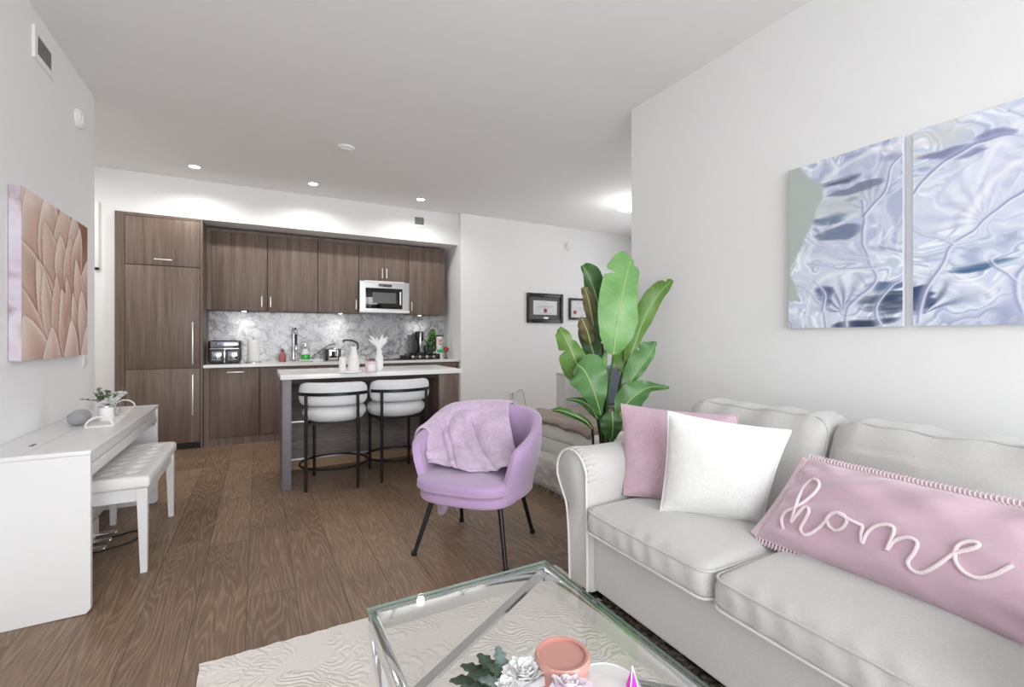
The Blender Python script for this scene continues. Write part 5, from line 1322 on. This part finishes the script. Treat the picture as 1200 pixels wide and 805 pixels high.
obj('jar_rim', lathe([(.0575, hj - .022), (.0615, hj - .016), (.0615, hj - .006), (.058, hj + .001), (.052, hj), (.0505, hj - .006)], 48), plain('coral_rim', (200, 148, 138), .2, vary=.02), t)
obj('wax', lathe([(.0492, hj - .034), (.047, hj - .029), (.03, hj - .027), (0, hj - .028)], 40), plain('blush_wax', (216, 172, 170), .35, vary=.03), t)
for k in range(2): obj('wick', tube([(-.012 + .02 * k, .006 * k, hj - .028), (-.011 + .02 * k, .006 * k, hj - .018)], .0014, 6), M['wood_dark'], t)
c_ = at(625, 806, Z=.50); vz = tz
t = thing('flower_bowl', 'low white bowl of peonies and silver-green leaves on the coffee table', 'flowers', (c_.x, c_.y, vz))
B0 = Vector((c_.x, c_.y, vz))
obj('bowl', lathe([(.03, 0), (.05, .01), (.06, .04), (.056, .04), (.046, .014), (0, .008)], 32), M['white_gloss'], t)
def loc(u, v, z): p = at(u, v, Z=z); return p - B0
rose(t, loc(615, 794, .488), .048, petal_w, 'peony', 24, 21, open_=.9); rose(t, loc(593, 812, .488), .04, petal_w, 'peony', 22, 23)
rose(t, loc(668, 812, .497), .050, petal_p, 'peony', 22, 31, tilt=(R(-8), R(10)))
def miller(parent, base, tip, w_, mat, seed=1, droop=.01):
    """silvery lobed leaf with a raised midrib"""
    base, tip = Vector(base), Vector(tip); ax = tip - base; sd = ax.cross(Vector((0, 0, 1))).normalized(); up = sd.cross(ax).normalized(); n = 26; L = []; Rr = []; Mm = []
    bm = bmesh.new()
    for i in range(n + 1):
        f = i / n; c = base + ax * f + up * (droop * math.sin(PI * f))
        e = w_ * (math.sin(PI * min(1, f * .93 + .04)) ** .7) * (1 - .34 * abs(math.sin(f * PI * 4.5 + seed)) ** 2)
        Mm.append(bm.verts.new(c)); L.append(bm.verts.new(c + sd * e + up * e * .25)); Rr.append(bm.verts.new(c - sd * e + up * e * .25))
    for i in range(n):
        bm.faces.new([L[i], Mm[i], Mm[i + 1], L[i + 1]]); bm.faces.new([Mm[i], Rr[i], Rr[i + 1], Mm[i + 1]])
    o = obj('lobed_leaf', bm, mat, parent, angle=180); s = o.modifiers.new('t', 'SOLIDIFY'); s.thickness = .0015
lg1 = plain('silver_green', (104, 122, 116), .75, vary=.2); lg2 = plain('deep_sage', (66, 84, 66), .7, vary=.25)
for (b, tp, w_, m_) in (((590, 800, .47), (583, 757, .515), .017, lg1), ((585, 805, .465), (560, 766, .50), .02, lg2), ((580, 808, .46), (540, 779, .48), .02, lg2), ((578, 815, .46), (527, 797, .47), .022, lg2),
                        ((585, 812, .48), (548, 790, .505), .02, lg2), ((592, 815, .48), (560, 796, .515), .018, lg1), ((590, 820, .47), (522, 815, .47), .024, lg1), ((592, 805, .48), (570, 778, .51), .015, lg2)):
    miller(t, loc(*b), loc(*tp), w_, m_, seed=b[0] * .1)
c_ = at(713, 806, Z=tz + .02)
t = thing('white_dish', 'shallow white dish beside the candle jar on the coffee table', 'dish', (c_.x, c_.y, tz))
obj('bowl', lathe([(.04, 0), (.055, .004), (.068, .02), (.070, .026), (.066, .022), (.05, .008), (0, .006)], 40), M['white_gloss'], t); obj('dish_rim', lathe([(.0695, .024), (.0712, .026), (.0695, .028), (.068, .026)], 40), M['white_gloss'], t)
c_ = at(741, 780, Z=.50)
t = thing('magenta_pyramid', 'small bright magenta pointed ornament at the bottom photo edge', 'ornament', (c_.x, c_.y, tz))
mg = plain('magenta', (240, 20, 220), .4, vary=.0); hh = .50 - tz
bm = bmesh.new(); ap = bm.verts.new((0, 0, hh)); bs = [bm.verts.new((.022 * math.cos(R(a)), .022 * math.sin(R(a)), 0)) for a in (30, 120, 210, 300)]
bm.faces.new(bs[::-1]); [bm.faces.new([bs[k], bs[(k + 1) % 4], ap]) for k in range(4)]
obj('point', bm, mg, t, smooth=False)
bm = bmesh.new(); add_tube(bm, [(.022 * math.cos(R(300)), .022 * math.sin(R(300)), 0), (0, 0, hh)], .0015, 5); add_tube(bm, [(.022 * math.cos(R(210)), .022 * math.sin(R(210)), 0), (0, 0, hh)], .0015, 5)
obj('edge_trim', bm, M['white_plastic'], t)

# ------------------------------------------------------------------ daybed beyond the sofa
t = thing('daybed', 'white upholstered daybed behind the armchair, topped by a tan throw', 'daybed', (2.6, 3.2, 0))
obj('bed_base', rbox((2.215, 2.74, .03), (3.35, 3.90, .36), .03, (6, 6, 3)), M['bed'], t, w=True)
def matf(p, q):
    p.z += .008 * wob(p, 7, 1); return p
obj('mattress', rbox((2.20, 2.73, .33), (3.36, 3.92, .485), .05, (10, 10, 3), matf), M['bed'], t, w=True, angle=180)
vs = []; NX, NY = 60, 60
for i in range(NX):
    for j in range(NY):
        a = i / (NX - 1); b = j / (NY - 1); x = 2.165 + 1.10 * a; y = 2.80 + 1.135 * b
        z = .522 + .010 * math.sin(x * 22 + 3 * math.sin(y * 9)) + .008 * wob((x, y, 0), 13, 2)
        if a < .04: z -= .030 * (1 - a / .04)
        if b > .95: z -= .12 * (b - .95) / .05
        if b < .04: z -= .015 * (1 - b / .04)
        vs.append((x, y, z))
ob = obj('tan_throw', (vs, grid_faces(NX, NY)), M['tan_fur'], angle=180); s = ob.modifiers.new('t', 'SOLIDIFY'); s.thickness = .022; s.offset = -1
tag(ob, 'tan plush throw spread over the white daybed behind the plant', 'throw')
t = thing('white_cabinet', 'plain white cabinet panel standing beyond the daybed, behind the plant leaves', 'cabinet', (3.3, 4.0, 0))
obj('body', box((2.765, 3.965, 0), (3.90, 4.10, .832)), M['white_gloss'], t, w=True, smooth=False)
obj('top', box((2.755, 3.955, .832), (3.91, 4.11, .852), .003), M['white_gloss'], t, w=True)
for k in range(2): obj('door', box((2.775 + k * .56, 3.957, .05), (3.325 + k * .56, 3.966, .82), .002), M['white_gloss'], t, w=True)
# shaggy white floor cushion in front of the daybed
pa, pb = Vector((1.97, 3.62, 0)), Vector((2.01, 2.86, 0)); dr = (pb - pa).normalized(); nr = Vector((-dr.y, dr.x, 0)); L = (pb - pa).length
random.seed(5)
t = thing('fur_bolster', 'shaggy white fur bolster on the floor along the daybed, between armchair and sofa arm', 'bolster', (pa + pb) / 2, math.atan2(dr.y, dr.x))
def furf(p, q):
    k = .012 * wob(p, 30, 1) + .010 * wob(p, 75, 4); p = Vector(p); p += Vector((q.x * .5, q.y, q.z * .6)) * k; p.z = max(p.z, .002); return p
obj('cushion_body', rbox((-L / 2, .0, 0), (L / 2, .175, .27), .07, (30, 8, 16), furf), M['white_fur'], t, angle=180)
bm = bmesh.new()
for k in range(900):
    x = random.uniform(-L / 2, L / 2); z = random.uniform(.005, .26); y = .012 - .01 * random.random() + .05 * max(0, (z - .20) / .06) ** 2
    a = Vector((x, y, z)); b = a + Vector((random.uniform(-.012, .012), -.016, -.022)); s_ = Vector((.0022, 0, 0)); v = [bm.verts.new(q) for q in (a - s_, a + s_, b)]; bm.faces.new(v)
o = obj('fur_tufts', bm, M['white_fur'], t, smooth=False); o['kind'] = 'stuff'
# books / cushion by the headboard
t = thing('blue_cushion', 'shiny blue-grey cushion leaning on the white headboard, glimpsed between stems', 'cushion', (*at(712, 470, Y=3.60).xy, .542))
obj('cover', rbox((-.10, -.05, 0), (.14, .05, .40), .045, (4, 2, 5)), plain('steel_blue_satin', (128, 140, 158), .35, vary=.12), t, angle=180)
obj('edging', tube([(-.085, 0, .02), (-.095, 0, .2), (-.085, 0, .385), (.02, 0, .398), (.125, 0, .385), (.135, 0, .2), (.125, 0, .02)], .005, 6), plain('blue_edging', (96, 108, 126), .5), t)
p_ = at(729, 440, Y=3.60)
t = thing('patterned_box', 'red and white patterned box seen between the plant stems', 'box', (p_.x + .12, p_.y, .542))
obj('box_body', box((-.09, -.05, 0), (.09, .05, .40), .004), plain('off_white_card', (232, 226, 222), .6), t)
obj('red_bands', boxes(((-.091, -.052, .33), (.091, .051, .385)), ((-.091, -.052, .27), (.0, .051, .30)), ((-.02, -.052, .12), (.091, .051, .22))), plain('brick_red', (176, 62, 50), .5), t, smooth=False)

# ------------------------------------------------------------------ banana-leaf plant behind the sofa arm
PB = (2.0, 2.36)
t = thing('banana_plant', 'large artificial banana leaf plant in a white pot behind the sofa arm', 'plant', (*PB, 0))
obj('pot', lathe([(.11, 0), (.125, .01), (.15, .26), (.155, .28), (.14, .28), (.13, .24), (0, .235)], 36), M['white_plastic'], t)
obj('soil', lathe([(.131, .24), (.08, .25), (0, .253)], 24), plain('soil', (60, 48, 40), .95, vary=.3), t)
LM = [m_leaf('leaf_light', (98, 148, 80), (120, 170, 102)), m_leaf('leaf_mid', (62, 108, 54), (84, 134, 72)), m_leaf('leaf_dark', (34, 74, 32), (52, 98, 44), ((92, 84, 52), (124, 108, 76))),
      m_leaf('leaf_olive', (78, 118, 42), (96, 136, 56)), m_leaf('leaf_brown_back', (84, 76, 44), (124, 104, 76), ((48, 84, 36), (60, 96, 44)))]
ribm = plain('pale_rib', (168, 200, 122), .45, vary=.04); stemm = plain('stem_green', (62, 104, 52), .45, vary=.1); stemd = plain('stem_dark', (48, 52, 36), .5, vary=.15)
def leaf(spine, wl, wr_, mat, cup=.3, ruff=.010, notch=(), name='leaf', stem=None, fold=None, seed=0):
    """spine: (u, v, depth) from petiole to tip; wl / wr_: half widths (m) at equal steps; cup: how far the halves fold away"""
    sp = smooth_path([at(u, v, d=d) for u, v, d in spine], 8); n = len(sp) - 1; nv = 13; vs = []; uvs = []
    Fw = Vector((_s, _c, 0)); Lw = lambda w_, f: np.interp(f, np.linspace(0, 1, len(w_)), w_)
    for i, p in enumerate(sp):
        f = i / n; a = sp[max(0, i - 1)]; b = sp[min(n, i + 1)]; tg = (b - a).normalized(); sd = tg.cross(Fw)
        sd = sd.normalized() if sd.length > 1e-4 else Vector((1, 0, 0)); nr = sd.cross(tg).normalized()
        if nr.dot(Fw) < 0: nr = -nr
        for j in range(nv):
            q = -1 + 2 * j / (nv - 1); w_ = float(Lw(wl, f) if q < 0 else Lw(wr_, f))
            for (nf, nside, nd) in notch:
                if (q < 0) == (nside < 0): w_ *= 1 - nd * math.exp(-((f - nf) / .022) ** 2) * abs(q)
            off = cup * w_ * abs(q) ** 1.5 + ruff * math.sin(f * 19 + seed + (2 if q < 0 else 0)) * abs(q) ** 2 + .002 * math.sin(f * 90) * abs(q)
            vs.append(p - sd * (w_ * -q) + nr * off); uvs.append((j / (nv - 1), f))
    bm = bmesh.new(); vv = [bm.verts.new(v) for v in vs]; ul = bm.loops.layers.uv.new('UVMap')
    for fc in grid_faces(n + 1, nv):
        fa = bm.faces.new([vv[k] for k in fc])
        for lp, k in zip(fa.loops, fc): lp[ul].uv = uvs[k]
    me = bpy.data.meshes.new(name); bm.transform(root_inv(t)); bm.normal_update()
    bm.to_mesh(me); bm.free(); o = bpy.data.objects.new(name, me); C.objects.link(o); o.parent = t; me.materials.append(mat)
    me.polygons.foreach_set('use_smooth', [True] * len(me.polygons))
    if sum((pp.normal.dot(Fw) for pp in me.polygons)) > 0: me.flip_normals()
    obj('midrib', tube([p - Fw * .002 for p in sp[:-2]], [.0042 * (1 - .75 * i / n) for i in range(len(sp) - 2)], 7), ribm, o, w=True)
    if stem:
        obj('stem', tube(smooth_path([at(*s_[:2], d=s_[2]) for s_ in stem], 6), .0075, 8), stemm if mat is not LM[2] else stemd, t, w=True)
    return o
base = lambda du=0, dd=0: (712 + du, 566, 3.02 + dd)
leaf([(719, 415, 2.86), (722, 385, 2.84), (728, 352, 2.85), (734, 325, 2.90), (738, 309, 2.95), (742, 304, 3.0)], [.03, .11, .135, .10, .085, .08, .05, .02], [.03, .09, .125, .135, .14, .13, .10, .05], LM[0], .15, .008, ((.62, 1, .55),), stem=[(719, 418, 2.86), (712, 470, 2.94), base()])
leaf([(706, 400, 3.0), (703, 370, 3.02), (698, 345, 3.05), (690, 325, 3.06), (682, 311, 3.04)], [.01, .03, .05, .085, .095, .03], [.01, .06, .07, .055, .03, .005], LM[2], .35, .012, stem=[(706, 402, 3.0), (708, 460, 3.0), base(-4, .02)], seed=2)
leaf([(696, 385, 3.03), (692, 362, 3.0), (688, 345, 2.99), (684, 336, 3.0)], [.02, .06, .04, .01], [.02, .04, .03, .02], LM[4], .6, .014, seed=5)
leaf([(702, 440, 3.05), (697, 420, 3.05), (690, 395, 3.06), (684, 372, 3.07)], [.03, .085, .08, .05, .02], [.03, .05, .06, .06, .03], LM[2], .4, .014, stem=[(702, 440, 3.05), (706, 490, 3.03), base(-6, .03)], seed=1)
leaf([(692, 402, 2.98), (689, 390, 2.96), (684, 378, 2.96), (681, 371, 2.97)], [.02, .05, .04, .01], [.02, .05, .04, .01], LM[4], .6, .014, seed=7)
leaf([(690, 448, 2.98), (678, 430, 2.96), (668, 408, 2.95), (659, 390, 2.96), (655, 384, 2.98)], [.02, .08, .075, .05, .035, .01], [.03, .10, .095, .06, .045, .015], LM[3], .3, .010, ((.5, 1, .6), (.6, -1, .3)), stem=[(690, 448, 2.98), (703, 490, 3.0), base(-8)], seed=3)
leaf([(704, 486, 2.84), (699, 468, 2.80), (692, 448, 2.80), (684, 433, 2.83), (676, 427, 2.87)], [.01, .05, .10, .125, .13, .05], [.01, .05, .08, .11, .12, .05], LM[1], .25, .010, ((.8, 1, .4),), stem=[(704, 486, 2.84), (709, 510, 2.92), base(-2)], seed=4)
leaf([(737, 424, 3.02), (744, 402, 3.04), (754, 375, 3.07), (768, 350, 3.08), (779, 336, 3.06), (788, 328, 3.03)], [.01, .03, .06, .05, .04, .01], [.03, .06, .075, .08, .055, .01], LM[3], .3, .008, ((.88, 1, .6),), stem=[(737, 424, 3.02), (722, 480, 3.02), base(3)], seed=6)
leaf([(729, 436, 3.06), (733, 420, 3.07), (741, 398, 3.09), (750, 380, 3.10)], [.015, .04, .05, .03, .01], [.02, .08, .09, .06, .02], LM[3], .3, .008, stem=[(729, 436, 3.06), (719, 490, 3.04), base(2)], seed=8)
leaf([(730, 462, 2.97), (743, 440, 2.98), (756, 422, 3.0), (765, 408, 3.02), (768, 400, 3.04)], [.01, .03, .045, .04, .02, .008], [.015, .06, .09, .09, .07, .01], LM[1], .25, .008, ((.6, 1, .4),), stem=[(730, 462, 2.97), (720, 500, 3.0), base(4)], seed=9)
leaf([(726, 486, 2.86), (736, 471, 2.84), (750, 459, 2.85), (764, 453, 2.88), (784, 454, 2.93)], [.03, .10, .085, .055, .03, .006], [.03, .075, .09, .06, .02, .006], LM[1], .25, .012, stem=[(726, 486, 2.86), (717, 512, 2.95), base(2, -.02)], seed=10)
leaf([(717, 482, 2.74), (718, 493, 2.72), (718, 504, 2.73), (717, 515, 2.76)], [.03, .065, .07, .06, .02], [.03, .06, .06, .05, .02], LM[2], .2, .006, stem=[(717, 482, 2.74), (714, 500, 2.9), base(0, -.02)], seed=11)
leaf([(694, 502, 2.84), (686, 493, 2.82), (672, 486, 2.82), (658, 481, 2.84), (647, 480, 2.87)], [.008, .018, .022, .02, .018, .005], [.008, .018, .022, .022, .02, .005], LM[2], .4, .006, stem=[(694, 500, 2.84), (696, 530, 2.95), base(-10)], seed=12)
leaf([(700, 490, 2.86), (693, 478, 2.85), (684, 471, 2.86), (673, 468, 2.88), (663, 468, 2.9)], [.01, .03, .03, .02, .012, .004], [.01, .03, .03, .02, .012, .004], LM[2], .4, .006, stem=[(700, 490, 2.86), (704, 520, 2.96), base(-6)], seed=13)
leaf([(706, 440, 2.95), (708, 425, 2.94), (711, 408, 2.95)], [.006, .022, .004], [.006, .022, .004], LM[0], .4, .004, seed=14, stem=[(706, 440, 2.95), (710, 480, 3.0), base(0, .02)])
